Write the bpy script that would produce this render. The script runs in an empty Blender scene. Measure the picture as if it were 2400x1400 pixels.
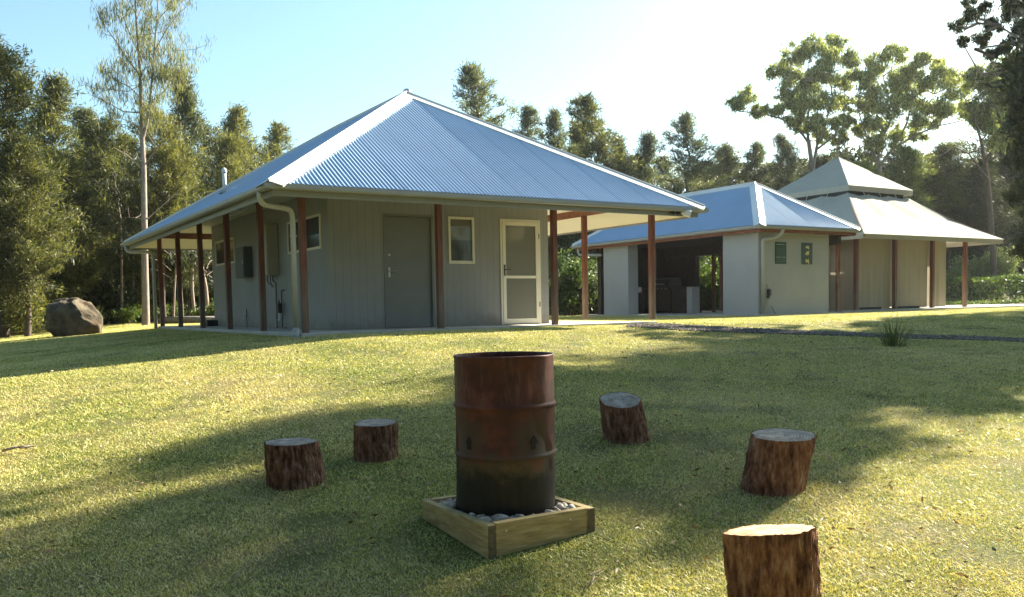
import bpy, math, random
import numpy as np
from mathutils import Vector, Matrix, noise as mnoise
random.seed(7)
rng = np.random.default_rng(11)
S = bpy.context.scene
COL = S.collection
rad = math.radians
# ------------------------------------------------------------------ camera (surveyed from the photograph)
FPX = 2085.216; PCY = 840.0177
YAW, PITCH, ROLL = 0.5612122857, -0.0591815835, -0.0185407387
CAM = np.array([-4.8838, -14.0850, 0.3845])
FW = np.array([math.sin(YAW)*math.cos(PITCH), math.cos(YAW)*math.cos(PITCH), math.sin(PITCH)])
_r = np.array([math.cos(YAW), -math.sin(YAW), 0.0]); _u = np.cross(_r, FW)
RT = math.cos(ROLL)*_r + math.sin(ROLL)*_u
UP = -math.sin(ROLL)*_r + math.cos(ROLL)*_u
def at(px, py, d):                      # point seen at photo pixel px,py at distance d
    return CAM + (FW + RT*(px-1200)/FPX - UP*(py-PCY)/FPX)*d
def sstep(a, b, x):
    t = np.clip((x-a)/(b-a), 0, 1); return t*t*(3-2*t)
def H(X, Y):                            # the height of the ground
    X = np.asarray(X, float); Y = np.asarray(Y, float)
    t = np.clip(-(Y+1.3), 0, None)
    z = -.035 - .091*(np.sqrt(t*t+.25)-.5)
    q = np.clip(-(X-.6), 0, None)
    z = z - .072*np.minimum(np.sqrt(q*q+.2)-.447, 6.0)
    z = np.maximum(z, -2.2)
    dx = X-CAM[0]; dy = Y-CAM[1]
    D = dx*math.sin(YAW)+dy*math.cos(YAW); L = dx*math.cos(YAW)-dy*math.sin(YAW)
    bank = sstep(41.5, 43.6, D+.4*np.sin(L*.9))*sstep(14, 17, L)
    z = z + bank*(1.22+.07*np.sin(L*1.3))
    z = z + .012*np.sin(X*1.7+Y*.6)*np.sin(Y*1.3-X*.4)*np.clip(np.minimum(-(Y+1.2), 1), 0, 1)
    return z
def gpt(px, py):                        # where the sight line through a pixel meets the ground
    d = (at(px, py, 1)-CAM)
    ts = np.geomspace(1.5, 150, 3000)
    P = CAM[None]+d[None]*ts[:, None]
    k = np.argmax(P[:, 2] < H(P[:, 0], P[:, 1]))
    return P[k]
def gz(x, y): return float(H(x, y))
cd = bpy.data.cameras.new('camera'); cam = bpy.data.objects.new('camera', cd); COL.objects.link(cam)
cd.sensor_fit = 'HORIZONTAL'; cd.sensor_width = 36; cd.lens = 36*FPX/2400
cd.shift_y = (PCY-700)/2400; cd.clip_start = .05; cd.clip_end = 2000
M = Matrix(((RT[0], UP[0], -FW[0], CAM[0]), (RT[1], UP[1], -FW[1], CAM[1]), (RT[2], UP[2], -FW[2], CAM[2]), (0, 0, 0, 1)))
cam.matrix_world = M
S.camera = cam
# ------------------------------------------------------------------ light
SUN_AZ, SUN_EL = 12.0, 29.5             # azimuth from +X towards +Y
a, e = rad(SUN_AZ), rad(SUN_EL)
LD = np.array([math.cos(a)*math.cos(e), math.sin(a)*math.cos(e), math.sin(e)])
sl = bpy.data.lights.new('sun', 'SUN'); so = bpy.data.objects.new('sun', sl); COL.objects.link(so)
sl.energy = 5.0; sl.angle = rad(.53); sl.color = (1.0, .92, .76)
so.rotation_euler = Vector(LD).to_track_quat('Z', 'Y').to_euler()
so.location = (30, 6, 30)
W = bpy.data.worlds.new('World'); S.world = W; W.use_nodes = True
nt = W.node_tree; bg = nt.nodes['Background']
sky = nt.nodes.new('ShaderNodeTexSky'); sky.sky_type = 'NISHITA'; sky.sun_disc = False
sky.sun_elevation = e; sky.sun_rotation = rad(90-SUN_AZ)
sky.altitude = 0; sky.air_density = 1.0; sky.dust_density = 1.0; sky.ozone_density = .9
wb = nt.nodes.new('ShaderNodeMix'); wb.data_type = 'RGBA'; wb.blend_type = 'MULTIPLY'; wb.inputs[0].default_value = 1; wb.inputs[7].default_value = (.93, 1.12, 1.06, 1); nt.links.new(sky.outputs[0], wb.inputs[6]); nt.links.new(wb.outputs[2], bg.inputs[0]); bg.inputs[1].default_value = .05
S.view_settings.view_transform = 'Standard'; S.view_settings.look = 'None'
S.view_settings.exposure = 2.22; S.view_settings.gamma = 1; S.view_settings.use_curve_mapping = False
S.cycles.max_bounces = 8; S.cycles.transparent_max_bounces = 12
S.cycles.use_denoising = True
# ------------------------------------------------------------------ materials
MATS = {}
def ramp(nt, fac, stops):
    n = nt.nodes.new('ShaderNodeValToRGB'); els = n.color_ramp.elements
    while len(els) < len(stops): els.new(.5)
    for el, (p, c) in zip(els, stops): el.position = p; el.color = (*c, 1)
    nt.links.new(fac, n.inputs[0]); return n.outputs[0]
def nz(nt, co, scale, detail=4, rough=.6, vec=None):
    n = nt.nodes.new('ShaderNodeTexNoise'); n.inputs['Scale'].default_value = scale
    n.inputs['Detail'].default_value = detail; n.inputs['Roughness'].default_value = rough
    if vec:
        m = nt.nodes.new('ShaderNodeMapping'); m.inputs['Scale'].default_value = vec
        nt.links.new(co, m.inputs[0]); co = m.outputs[0]
    nt.links.new(co, n.inputs['Vector']); return n.outputs['Fac']
def mixc(nt, f, a, b, mode='MIX'):
    n = nt.nodes.new('ShaderNodeMix'); n.data_type = 'RGBA'; n.blend_type = mode
    for i, v in ((0, f), (6, a), (7, b)):
        if isinstance(v, (int, float)): n.inputs[i].default_value = v
        elif isinstance(v, tuple): n.inputs[i].default_value = (*v, 1)
        else: nt.links.new(v, n.inputs[i])
    return n.outputs[2]
def math_(nt, op, a, b=None, c=None):
    n = nt.nodes.new('ShaderNodeMath'); n.operation = op
    for i, v in enumerate((a, b, c)):
        if v is None: continue
        if isinstance(v, (int, float)): n.inputs[i].default_value = v
        else: nt.links.new(v, n.inputs[i])
    return n.outputs[0]
def base(name, rough=.6, metal=0., spec=.5):
    m = bpy.data.materials.new(name); m.use_nodes = True; nt = m.node_tree
    p = nt.nodes['Principled BSDF']; p.inputs['Roughness'].default_value = rough
    p.inputs['Metallic'].default_value = metal; p.inputs['Specular IOR Level'].default_value = spec
    tc = nt.nodes.new('ShaderNodeTexCoord'); MATS[name] = m
    return m, nt, p, tc.outputs['Object']
def bump(nt, p, h, strength=.3, dist=.01):
    b = nt.nodes.new('ShaderNodeBump'); b.inputs['Strength'].default_value = strength; b.inputs['Distance'].default_value = dist
    nt.links.new(h, b.inputs['Height']); nt.links.new(b.outputs[0], p.inputs['Normal'])
def simple(name, c, rough=.6, metal=0., var=.15, scale=6, bs=.0, bscale=40, spec=.5, vec=None):
    m, nt, p, co = base(name, rough, metal, spec)
    n = nz(nt, co, scale, 5, vec=vec)
    lo = tuple(x*(1-var) for x in c); hi = tuple(min(1, x*(1+var)) for x in c)
    nt.links.new(ramp(nt, n, [(.3, lo), (.7, hi)]), p.inputs['Base Color'])
    if bs: bump(nt, p, nz(nt, co, bscale, 5), bs)
    return m
simple('concrete', (.50, .47, .42), .85, var=.15, scale=3, bs=.3, bscale=60)
simple('gutter_paint', (.33, .33, .30), .45, var=.06, scale=2)
simple('fascia_paint', (.27, .275, .25), .5, var=.06, scale=2)
simple('pipe_paint', (.42, .42, .38), .5, var=.07, scale=2)
simple('soffit_cream', (.74, .70, .52), .7, var=.03, scale=2)
simple('cream_frame', (.72, .68, .56), .4, var=.03)
simple('dark_gap', (.03, .03, .03), .8)
simple('black_plastic', (.02, .02, .022), .4)
simple('steel', (.6, .6, .6), .3, .9, var=.05)
simple('box_green', (.075, .09, .085), .5, var=.08)
simple('heater_beige', (.34, .32, .25), .5, var=.05)
simple('white_paint', (.75, .75, .72), .5, var=.05)
simple('interior', (.50, .48, .38), .8, var=.04)
simple('door_grey', (.17, .175, .165), .55, var=.06, scale=3)
simple('sign_green', (.02, .06, .045), .4, var=.1)
simple('sign_print', (.30, .40, .33), .6)
simple('sign_print_faint', (.11, .18, .14), .6)
simple('sign_picture', (.75, .62, .30), .6, var=.35, scale=30)
simple('rock_pale', (.5, .47, .42), .9)
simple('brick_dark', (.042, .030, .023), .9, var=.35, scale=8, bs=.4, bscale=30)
simple('steel_dark', (.028, .022, .020), .4, .3, var=.1)
simple('plain_brown', (.25, .12, .06), .9)
simple('rope', (.5, .45, .35), .9)
simple('end_grain', (.13, .10, .055), .9, var=.4, scale=40)
simple('log_grey', (.20, .18, .15), .9, var=.3, scale=8, bs=.6)
def wood_post():
    m, nt, p, co = base('post_timber', .65)
    n = nz(nt, co, 5, 6, vec=(9, 9, .6)); n2 = nz(nt, co, 1.1, 3)
    c = ramp(nt, n, [(.25, (.055, .018, .010)), (.5, (.15, .045, .020)), (.75, (.24, .085, .038))])
    c2 = ramp(nt, n, [(.25, (.10, .07, .05)), (.75, (.26, .19, .135))])
    sp = nt.nodes.new('ShaderNodeSeparateXYZ'); nt.links.new(co, sp.inputs[0])
    f = math_(nt, 'ADD', math_(nt, 'MULTIPLY', sp.outputs[2], -.75), math_(nt, 'MULTIPLY', n2, 1.9))
    f = ramp(nt, f, [(.05, (0, 0, 0)), (.55, (.75, .75, .75))])
    nt.links.new(mixc(nt, f, c, c2), p.inputs['Base Color']); bump(nt, p, n, .35)
    m, nt, p, co = base('beam_timber', .65)
    n = nz(nt, co, 6, 6, vec=(1, 1, 5))
    nt.links.new(ramp(nt, n, [(.25, (.11, .035, .016)), (.75, (.30, .11, .05))]), p.inputs['Base Color'])
wood_post()
def cladding():
    m, nt, p, co = base('cladding', .6)
    n = nz(nt, co, 1.3, 4)
    sp = nt.nodes.new('ShaderNodeSeparateXYZ'); nt.links.new(co, sp.inputs[0])
    u = math_(nt, 'ADD', sp.outputs[0], sp.outputs[1])
    fr = math_(nt, 'FRACT', math_(nt, 'DIVIDE', u, .15))
    g = math_(nt, 'LESS_THAN', math_(nt, 'ABSOLUTE', math_(nt, 'SUBTRACT', fr, .5)), .035)
    c = ramp(nt, n, [(.3, (.25, .255, .252)), (.7, (.29, .296, .288))])
    c = mixc(nt, math_(nt, 'MULTIPLY', g, .42), c, (.12, .125, .12))
    dz = math_(nt, 'SUBTRACT', math_(nt, 'MULTIPLY', nz(nt, co, 5, 5), .55), math_(nt, 'MULTIPLY', sp.outputs[2], 1.0))
    c = mixc(nt, ramp(nt, dz, [(.02, (0, 0, 0)), (.26, (.55, .55, .55))]), c, (.16, .135, .10))
    sy = nz(nt, co, 3, 5, vec=(3, 3, .25)); c = mixc(nt, ramp(nt, sy, [(.55, (0, 0, 0)), (.75, (.22, .22, .22))]), c, (.17, .16, .14))
    nt.links.new(c, p.inputs['Base Color'])
    bump(nt, p, math_(nt, 'SUBTRACT', math_(nt, 'MULTIPLY', nz(nt, co, 120, 2), .15), g), .5, .006)
    m, nt, p, co = base('render_wall', .85)
    n = nz(nt, co, 1.1, 5); n2 = nz(nt, co, 60, 4)
    nt.links.new(ramp(nt, n, [(.3, (.37, .38, .38)), (.7, (.43, .44, .435))]), p.inputs['Base Color'])
    # faint blockwork courses under the render
    sp = nt.nodes.new('ShaderNodeSeparateXYZ'); nt.links.new(co, sp.inputs[0])
    fr = math_(nt, 'FRACT', math_(nt, 'DIVIDE', sp.outputs[2], .2))
    g = math_(nt, 'LESS_THAN', fr, .07)
    bump(nt, p, math_(nt, 'SUBTRACT', n2, math_(nt, 'MULTIPLY', g, .25)), .5, .012)
cladding()
def roof_metal(name, col, metal, rough):
    m, nt, p, co = base(name, rough, metal)
    n = nz(nt, co, .8, 4); n2 = nz(nt, co, 25, 3)
    nt.links.new(ramp(nt, n, [(.3, tuple(x*.93 for x in col)), (.7, tuple(min(1, x*1.05) for x in col))]), p.inputs['Base Color'])
    nt.links.new(math_(nt, 'ADD', rough-.06, math_(nt, 'MULTIPLY', n2, .12)), p.inputs['Roughness'])
roof_metal('roof_sheet', (.31, .44, .58), .38, .36)
roof_metal('hip_flashing', (.68, .69, .66), .25, .38)
def canvas():
    for nm, c, tr in (('canvas_roof', (.40, .385, .32), .05), ('canvas_wall', (.46, .40, .30), .18)):
        m, nt, p, co = base(nm, .9, spec=.2)
        n = nz(nt, co, 1.2, 5); n2 = nz(nt, co, 2.5, 4, vec=(3, 3, .35))
        f = math_(nt, 'ADD', math_(nt, 'MULTIPLY', n, .5), math_(nt, 'MULTIPLY', n2, .5))
        cc = ramp(nt, f, [(.3, tuple(x*.88 for x in c)), (.65, tuple(x*1.05 for x in c))])
        nt.links.new(cc, p.inputs['Base Color'])
        t = nt.nodes.new('ShaderNodeBsdfTranslucent'); nt.links.new(cc, t.inputs[0])
        mx = nt.nodes.new('ShaderNodeMixShader'); mx.inputs[0].default_value = tr
        nt.links.new(p.outputs[0], mx.inputs[1]); nt.links.new(t.outputs[0], mx.inputs[2])
        nt.links.new(mx.outputs[0], nt.nodes['Material Output'].inputs[0])
        bump(nt, p, n2, .25, .03)
canvas()
def glass():
    for nm, tint, fac, ro in (('window_glass', (.55, .6, .58), .35, .03), ('fly_screen', (.20, .20, .155), .62, .6), ('dark_glass', (.02, .022, .022), .93, .08)):
        m, nt, p, co = base(nm, ro, 0, .8)
        p.inputs['Base Color'].default_value = (*tint, 1) if nm != 'window_glass' else (.05, .055, .05, 1)
        t = nt.nodes.new('ShaderNodeBsdfTransparent')
        mx = nt.nodes.new('ShaderNodeMixShader'); mx.inputs[0].default_value = fac
        nt.links.new(t.outputs[0], mx.inputs[1]); nt.links.new(p.outputs[0], mx.inputs[2])
        nt.links.new(mx.outputs[0], nt.nodes['Material Output'].inputs[0])
glass()
def leaf_mat(name, stops, trans=.35, hue_scale=.6):
    m, nt, p, co = base(name, .55, 0, .35)
    at_ = nt.nodes.new('ShaderNodeAttribute'); at_.attribute_name = 'rnd'
    n = nz(nt, co, hue_scale, 3)
    oi = nt.nodes.new('ShaderNodeObjectInfo')
    f = math_(nt, 'ADD', math_(nt, 'MULTIPLY', at_.outputs['Fac'], .60), math_(nt, 'MULTIPLY', n, .75))
    f = math_(nt, 'ADD', f, math_(nt, 'MULTIPLY', oi.outputs['Random'], .22))
    f = math_(nt, 'SUBTRACT', f, .285)
    c = ramp(nt, f, stops); nt.links.new(c, p.inputs['Base Color'])
    t = nt.nodes.new('ShaderNodeBsdfTranslucent'); nt.links.new(mixc(nt, 1.0, c, (1.5, 1.5, .7), 'MULTIPLY'), t.inputs[0])
    mx = nt.nodes.new('ShaderNodeMixShader'); mx.inputs[0].default_value = trans
    nt.links.new(p.outputs[0], mx.inputs[1]); nt.links.new(t.outputs[0], mx.inputs[2])
    nt.links.new(mx.outputs[0], nt.nodes['Material Output'].inputs[0])
leaf_mat('needles_olive', [(.14, (.025, .034, .018)), (.5, (.098, .110, .044)), (.88, (.26, .25, .10))], .36, 1.6)
leaf_mat('needles_yellow', [(.14, (.035, .045, .02)), (.5, (.12, .128, .046)), (.88, (.28, .26, .09))], .32, 1.6)
leaf_mat('needles_bluish', [(.12, (.035, .046, .034)), (.5, (.09, .108, .070)), (.88, (.19, .20, .12))], .36, 1.6)
leaf_mat('gum_leaves', [(.12, (.05, .07, .03)), (.5, (.15, .18, .065)), (.88, (.42, .44, .20))], .45, 1.4)
leaf_mat('dark_leaves', [(.15, (.028, .034, .018)), (.5, (.052, .062, .030)), (.85, (.09, .10, .045))], .25)
leaf_mat('bright_leaves', [(.12, (.022, .042, .014)), (.5, (.062, .10, .026)), (.88, (.17, .22, .06))])
leaf_mat('pale_leaves', [(.15, (.12, .15, .06)), (.5, (.2, .24, .1)), (.85, (.32, .36, .17))])
leaf_mat('grass_blades', [(.12, (.12, .20, .03)), (.34, (.39, .45, .07)), (.51, (.77, .68, .24)), (.86, (.94, .80, .48))], .12, .5)
leaf_mat('tuft_blades', [(.15, (.04, .07, .015)), (.5, (.08, .11, .03)), (.85, (.16, .17, .06))], .3)
leaf_mat('dry_leaves', [(.15, (.12, .06, .03)), (.5, (.25, .15, .08)), (.85, (.5, .38, .25))], .1, 5)
def ground_mat():
    m, nt, p, co = base('ground', .95, 0, .15)
    big = nz(nt, co, .55, 5, .65); mid = nz(nt, co, 3.2, 5, .7); fine = nz(nt, co, 38, 4, .75)
    f = math_(nt, 'ADD', math_(nt, 'MULTIPLY', big, .55), math_(nt, 'MULTIPLY', mid, .45))
    c = ramp(nt, f, [(.36, (.07, .105, .02)), (.46, (.13, .15, .038)), (.56, (.23, .20, .08)), (.68, (.29, .235, .125))])
    c = mixc(nt, ramp(nt, fine, [(.35, (0, 0, 0)), (.65, (.8, .8, .8))]), mixc(nt, .62, c, (.03, .028, .010)), c)
    nt.links.new(c, p.inputs['Base Color']); bump(nt, p, fine, .9, .03)
    m, nt, p, co = base('gravel', .95, 0, .2)
    v = nt.nodes.new('ShaderNodeTexVoronoi'); v.inputs['Scale'].default_value = 38; nt.links.new(co, v.inputs['Vector'])
    nt.links.new(ramp(nt, v.outputs['Color'], [(.2, (.07, .06, .05)), (.8, (.22, .195, .165))]), p.inputs['Base Color'])
    bump(nt, p, v.outputs['Distance'], .8, .02)
ground_mat()
def bark(name, stops, vs, sc=7, bs=.8, dist=.02):
    m, nt, p, co = base(name, .9, 0, .2)
    n = nz(nt, co, sc, 8, .7, vec=vs); n2 = nz(nt, co, 2.5, 4)
    f = math_(nt, 'ADD', math_(nt, 'MULTIPLY', n, .75), math_(nt, 'MULTIPLY', n2, .25))
    nt.links.new(ramp(nt, f, stops), p.inputs['Base Color']); bump(nt, p, n, bs, dist)
bark('stump_bark', [(.34, (.022, .011, .007)), (.44, (.13, .056, .033)), (.54, (.29, .145, .088)), (.66, (.48, .35, .26))], (3.5, 3.5, 1.1), 8, 1.0, .035)
bark('trunk_pale', [(.3, (.20, .15, .12)), (.55, (.34, .27, .22)), (.75, (.46, .38, .32))], (1, 1, .6), 9)
bark('trunk_dark', [(.3, (.05, .04, .03)), (.7, (.17, .13, .10))], (2, 2, .5), 8)
bark('trunk_gum', [(.3, (.12, .10, .08)), (.7, (.34, .30, .25))], (1, 1, .4), 5)
def stump_top():
    m, nt, p, co = base('cut_wood', .85, 0, .2)
    sp = nt.nodes.new('ShaderNodeSeparateXYZ'); nt.links.new(co, sp.inputs[0])
    w = nz(nt, co, 9, 3)
    r = math_(nt, 'SQRT', math_(nt, 'ADD', math_(nt, 'MULTIPLY', sp.outputs[0], sp.outputs[0]), math_(nt, 'MULTIPLY', sp.outputs[1], sp.outputs[1])))
    s = math_(nt, 'SINE', math_(nt, 'MULTIPLY', math_(nt, 'ADD', r, math_(nt, 'MULTIPLY', w, .035)), 330))
    n = nz(nt, co, 14, 6)
    f = math_(nt, 'ADD', math_(nt, 'MULTIPLY', s, .10), n)
    nt.links.new(ramp(nt, f, [(.3, (.12, .10, .08)), (.5, (.25, .22, .18)), (.7, (.38, .34, .29))]), p.inputs['Base Color'])
    bump(nt, p, f, .5, .008)
    m, nt, p, co = base('cut_wood_fresh', .85, 0, .2)
    n = nz(nt, co, 14, 6)
    nt.links.new(ramp(nt, n, [(.3, (.30, .16, .08)), (.5, (.50, .32, .17)), (.7, (.66, .48, .28))]), p.inputs['Base Color'])
    bump(nt, p, n, .5, .008)
    m, nt, p, co = base('planter_timber', .8, 0, .2)
    n = nz(nt, co, 7, 6, vec=(1, 1, 8)); k = nz(nt, co, 2.7, 2)
    c = ramp(nt, n, [(.3, (.26, .19, .08)), (.55, (.42, .32, .15)), (.75, (.54, .43, .24))])
    nt.links.new(mixc(nt, ramp(nt, k, [(.62, (0, 0, 0)), (.72, (.7, .7, .7))]), c, (.12, .08, .04)), p.inputs['Base Color'])
    bump(nt, p, n, .3, .005)
stump_top()
def drum_mat():
    m, nt, p, co = base('rusty_drum', .62, .15, .4)
    sp = nt.nodes.new('ShaderNodeSeparateXYZ'); nt.links.new(co, sp.inputs[0]); z = sp.outputs[2]
    n = nz(nt, co, 6, 7, .65); ns = nz(nt, co, 9, 5, vec=(3, 3, .5)); nf = nz(nt, co, 45, 4)
    red = ramp(nt, n, [(.3, (.028, .008, .006)), (.5, (.072, .018, .012)), (.68, (.145, .042, .025))])
    pale = ramp(nt, ns, [(.52, (0, 0, 0)), (.72, (.8, .8, .8))])
    # scuffed pale scratches near the top
    top = ramp(nt, z, [(.60, (0, 0, 0)), (.72, (1, 1, 1)), (.82, (.6, .6, .6))])
    red = mixc(nt, math_(nt, 'MULTIPLY', pale, math_(nt, 'MULTIPLY', top, .55)), red, (.28, .19, .15))
    grime = ramp(nt, ns, [(.3, (.007, .007, .007)), (.7, (.020, .019, .018))])
    tan = ramp(nt, n, [(.3, (.05, .032, .018)), (.7, (.13, .09, .055))])
    zz = math_(nt, 'ADD', z, math_(nt, 'MULTIPLY', math_(nt, 'SUBTRACT', n, .5), .42))
    c = mixc(nt, ramp(nt, zz, [(.27, (0, 0, 0)), (.36, (1, 1, 1))]), tan, red)
    c = mixc(nt, ramp(nt, zz, [(.20, (0, 0, 0)), (.31, (1, 1, 1))]), grime, c)
    # heat-scorched rings round the two vents
    for (vx, vy, vz) in VENTS:
        v = nt.nodes.new('ShaderNodeVectorMath'); v.operation = 'DISTANCE'; nt.links.new(co, v.inputs[0]); v.inputs[1].default_value = (vx, vy, vz)
        dd = math_(nt, 'ADD', v.outputs['Value'], math_(nt, 'MULTIPLY', math_(nt, 'SUBTRACT', n, .5), .12))
        k = ramp(nt, dd, [(.09, (.65, .65, .65)), (.15, (.0, .0, .0))])
        c = mixc(nt, k, c, (.050, .040, .028))
    nt.links.new(c, p.inputs['Base Color']); bump(nt, p, nf, .25, .004)
    simple('char', (.012, .010, .009), .9)
VENTS = []
def stones():
    m, nt, p, co = base('pebbles', .8, 0, .3)
    a_ = nt.nodes.new('ShaderNodeAttribute'); a_.attribute_name = 'rnd'
    nt.links.new(ramp(nt, a_.outputs['Fac'], [(.0, (.15, .12, .10)), (.3, (.34, .25, .18)), (.5, (.20, .20, .17)), (.7, (.42, .33, .25)), (1, (.58, .52, .44))]), p.inputs['Base Color'])
    m, nt, p, co = base('boulder_rock', .92, 0, .2)
    n = nz(nt, co, 3, 9, .68); n2 = nz(nt, co, 1.2, 4)
    c = ramp(nt, n, [(.3, (.04, .032, .022)), (.5, (.11, .09, .06)), (.7, (.20, .165, .11))])
    nt.links.new(mixc(nt, ramp(nt, n2, [(.5, (0, 0, 0)), (.65, (.5, .5, .5))]), c, (.16, .085, .04)), p.inputs['Base Color'])
    bump(nt, p, n, .9, .06)
stones()
def path_stones():
    m, nt, p, co = base('path_stones', .9, 0, .2)
    a_ = nt.nodes.new('ShaderNodeAttribute'); a_.attribute_name = 'rnd'
    nt.links.new(ramp(nt, a_.outputs['Fac'], [(.0, (.06, .052, .045)), (.5, (.15, .13, .11)), (1, (.30, .27, .23))]), p.inputs['Base Color'])
path_stones()
# ------------------------------------------------------------------ mesh helpers
class MB:
    def __init__(s): s.v = []; s.f = []; s.mi = []; s.mats = []; s.cur = 0
    def mat(s, m):
        if m not in s.mats: s.mats.append(m)
        s.cur = s.mats.index(m); return s
    def add(s, vs, fs):
        o = len(s.v); s.v += [tuple(map(float, p)) for p in vs]
        for f in fs: s.f.append(tuple(o+i for i in f)); s.mi.append(s.cur)
        return s
    def box(s, x0, x1, y0, y1, z0, z1):
        vs = [(x, y, z) for z in (z0, z1) for y in (y0, y1) for x in (x0, x1)]
        return s.add(vs, [(0, 2, 3, 1), (4, 5, 7, 6), (0, 1, 5, 4), (2, 6, 7, 3), (0, 4, 6, 2), (1, 3, 7, 5)])
    def bar(s, p, q, w, h, up=(0, 0, 1)):
        p = np.array(p, float); q = np.array(q, float); d = q-p; d /= np.linalg.norm(d)
        u = np.array(up, float); sd = np.cross(d, u); sd /= np.linalg.norm(sd); u = np.cross(sd, d)
        vs = [P+sd*a*w/2+u*b*h/2 for P in (p, q) for a, b in ((-1, -1), (1, -1), (1, 1), (-1, 1))]
        return s.add(vs, [(0, 1, 2, 3), (7, 6, 5, 4), (0, 4, 5, 1), (1, 5, 6, 2), (2, 6, 7, 3), (3, 7, 4, 0)])
    def tube(s, pts, rs, n=10, cap=True):
        pts = [np.array(p, float) for p in pts]
        if not hasattr(rs, '__len__'): rs = [rs]*len(pts)
        vs = []; prev = None
        for i, p in enumerate(pts):
            d = pts[min(i+1, len(pts)-1)]-pts[max(i-1, 0)]; d /= (np.linalg.norm(d)+1e-9)
            if prev is None:
                a = np.array([0, 0, 1.]) if abs(d[2]) < .9 else np.array([1., 0, 0])
                u = np.cross(d, a)
            else: u = prev-d*(prev@d)
            u /= (np.linalg.norm(u)+1e-9); prev = u; w = np.cross(d, u)
            for k in range(n):
                t = 2*math.pi*k/n; vs.append(p+rs[i]*(math.cos(t)*u+math.sin(t)*w))
        fs = []
        for i in range(len(pts)-1):
            for k in range(n):
                a, b = i*n+k, i*n+(k+1) % n; fs.append((a, b, b+n, a+n))
        if cap: fs += [tuple(range(n-1, -1, -1)), tuple((len(pts)-1)*n+k for k in range(n))]
        return s.add(vs, fs)
    def lathe(s, prof, c=(0, 0, 0), n=48, close=False):
        vs = []; fs = []
        for r, z in prof:
            for k in range(n):
                t = 2*math.pi*k/n; vs.append((c[0]+r*math.cos(t), c[1]+r*math.sin(t), c[2]+z))
        m = len(prof)
        for i in range(m if close else m-1):
            j = (i+1) % m
            for k in range(n):
                a, b = i*n+k, i*n+(k+1) % n; c2, d2 = j*n+(k+1) % n, j*n+k; fs.append((a, b, c2, d2))
        return s.add(vs, fs)
    def quad(s, *p): return s.add(p, [tuple(range(len(p)))])
    def build(s, name, mat=None, parent=None, smooth=False, origin=None):
        me = bpy.data.meshes.new(name); v = np.array(s.v, float)
        if origin is not None: v = v-np.array(origin, float)
        me.from_pydata(v.tolist(), [], s.f); 
        ms = s.mats or [mat]
        for m in ms: me.materials.append(MATS[m])
        if s.mats: me.polygons.foreach_set('material_index', s.mi)
        if smooth: me.polygons.foreach_set('use_smooth', [True]*len(me.polygons))
        me.update()
        o = bpy.data.objects.new(name, me); COL.objects.link(o)
        if parent: o.parent = parent
        if origin is not None: o.location = origin
        return o
def bevel(o, w=.006, seg=2):
    m = o.modifiers.new('bevel', 'BEVEL'); m.width = w; m.segments = seg; m.limit_method = 'ANGLE'; return o
def tag(o, label=None, cat=None, group=None, kind=None):
    if label: o['label'] = label
    if cat: o['category'] = cat
    if group: o['group'] = group
    if kind: o['kind'] = kind
    return o
def empty(name, loc, label, cat, group=None):
    o = bpy.data.objects.new(name, None); COL.objects.link(o); o.location = loc; o.empty_display_size = .2
    bpy.context.view_layer.update() if False else None
    return tag(o, label, cat, group)
def npmesh(name, V, F, mat, parent=None, rnd=None, kmat=None):
    # V (n,3), F (m,k) constant k
    me = bpy.data.meshes.new(name); n, m, k = len(V), len(F), F.shape[1]
    me.vertices.add(n); me.vertices.foreach_set('co', V.astype(np.float32).ravel())
    me.loops.add(m*k); me.loops.foreach_set('vertex_index', F.astype(np.int32).ravel())
    me.polygons.add(m); me.polygons.foreach_set('loop_start', np.arange(0, m*k, k, dtype=np.int32))
    me.update(calc_edges=True)
    if rnd is not None:
        at_ = me.attributes.new('rnd', 'FLOAT', 'POINT'); at_.data.foreach_set('value', rnd.astype(np.float32))
    me.materials.append(MATS[mat])
    o = bpy.data.objects.new(name, me); COL.objects.link(o)
    if parent: o.parent = parent
    return o
def leaf_quads(c, d, L, Wd, r):
    """c centres (n,3), d unit dirs, L lengths, Wd widths -> rhombus leaves"""
    n = len(c); k = r.normal(size=(n, 3)); s = np.cross(d, k); s /= np.linalg.norm(s, axis=1)[:, None]+1e-9
    V = np.empty((n, 4, 3)); hl = (d*L[:, None])*.5; hw = (s*Wd[:, None])*.5
    V[:, 0] = c-hl; V[:, 1] = c+hw; V[:, 2] = c+hl; V[:, 3] = c-hw
    F = np.arange(n*4).reshape(n, 4)
    return V.reshape(-1, 3), F, np.repeat(r.random(n), 4)
# ------------------------------------------------------------------ ground, path
def make_ground():
    nr, na = 230, 420
    R = np.concatenate([[0], np.geomspace(.6, 260, nr-1)])
    A = np.linspace(0, 2*math.pi, na, endpoint=False)
    X = CAM[0]+R[:, None]*np.cos(A)[None]; Y = CAM[1]+R[:, None]*np.sin(A)[None]
    Z = H(X, Y)
    V = np.stack([X, Y, Z], -1).reshape(-1, 3)
    i, j = np.meshgrid(np.arange(nr-1), np.arange(na), indexing='ij')
    a = i*na+j; b = i*na+(j+1) % na
    F = np.stack([a, a+na, b+na, b], -1).reshape(-1, 4)
    F = F[(F[:, 0] >= na)]  # inner ring closed by a fan below
    fan = np.array([(0, na+k, na+(k+1) % na, na+(k+1) % na) for k in range(0)]).reshape(-1, 4).astype(int)
    o = npmesh('ground', V, F, 'ground'); o.data.polygons.foreach_set('use_smooth', [True]*len(o.data.polygons))
    tag(o, 'sloping lawn of short green and straw-dry grass', 'ground', kind='structure'); return o
make_ground()
PATH_U = [(1475, 759), (1600, 764), (1700, 769), (1850, 776), (2000, 782), (2200, 788), (2400, 795), (2520, 800)]
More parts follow.
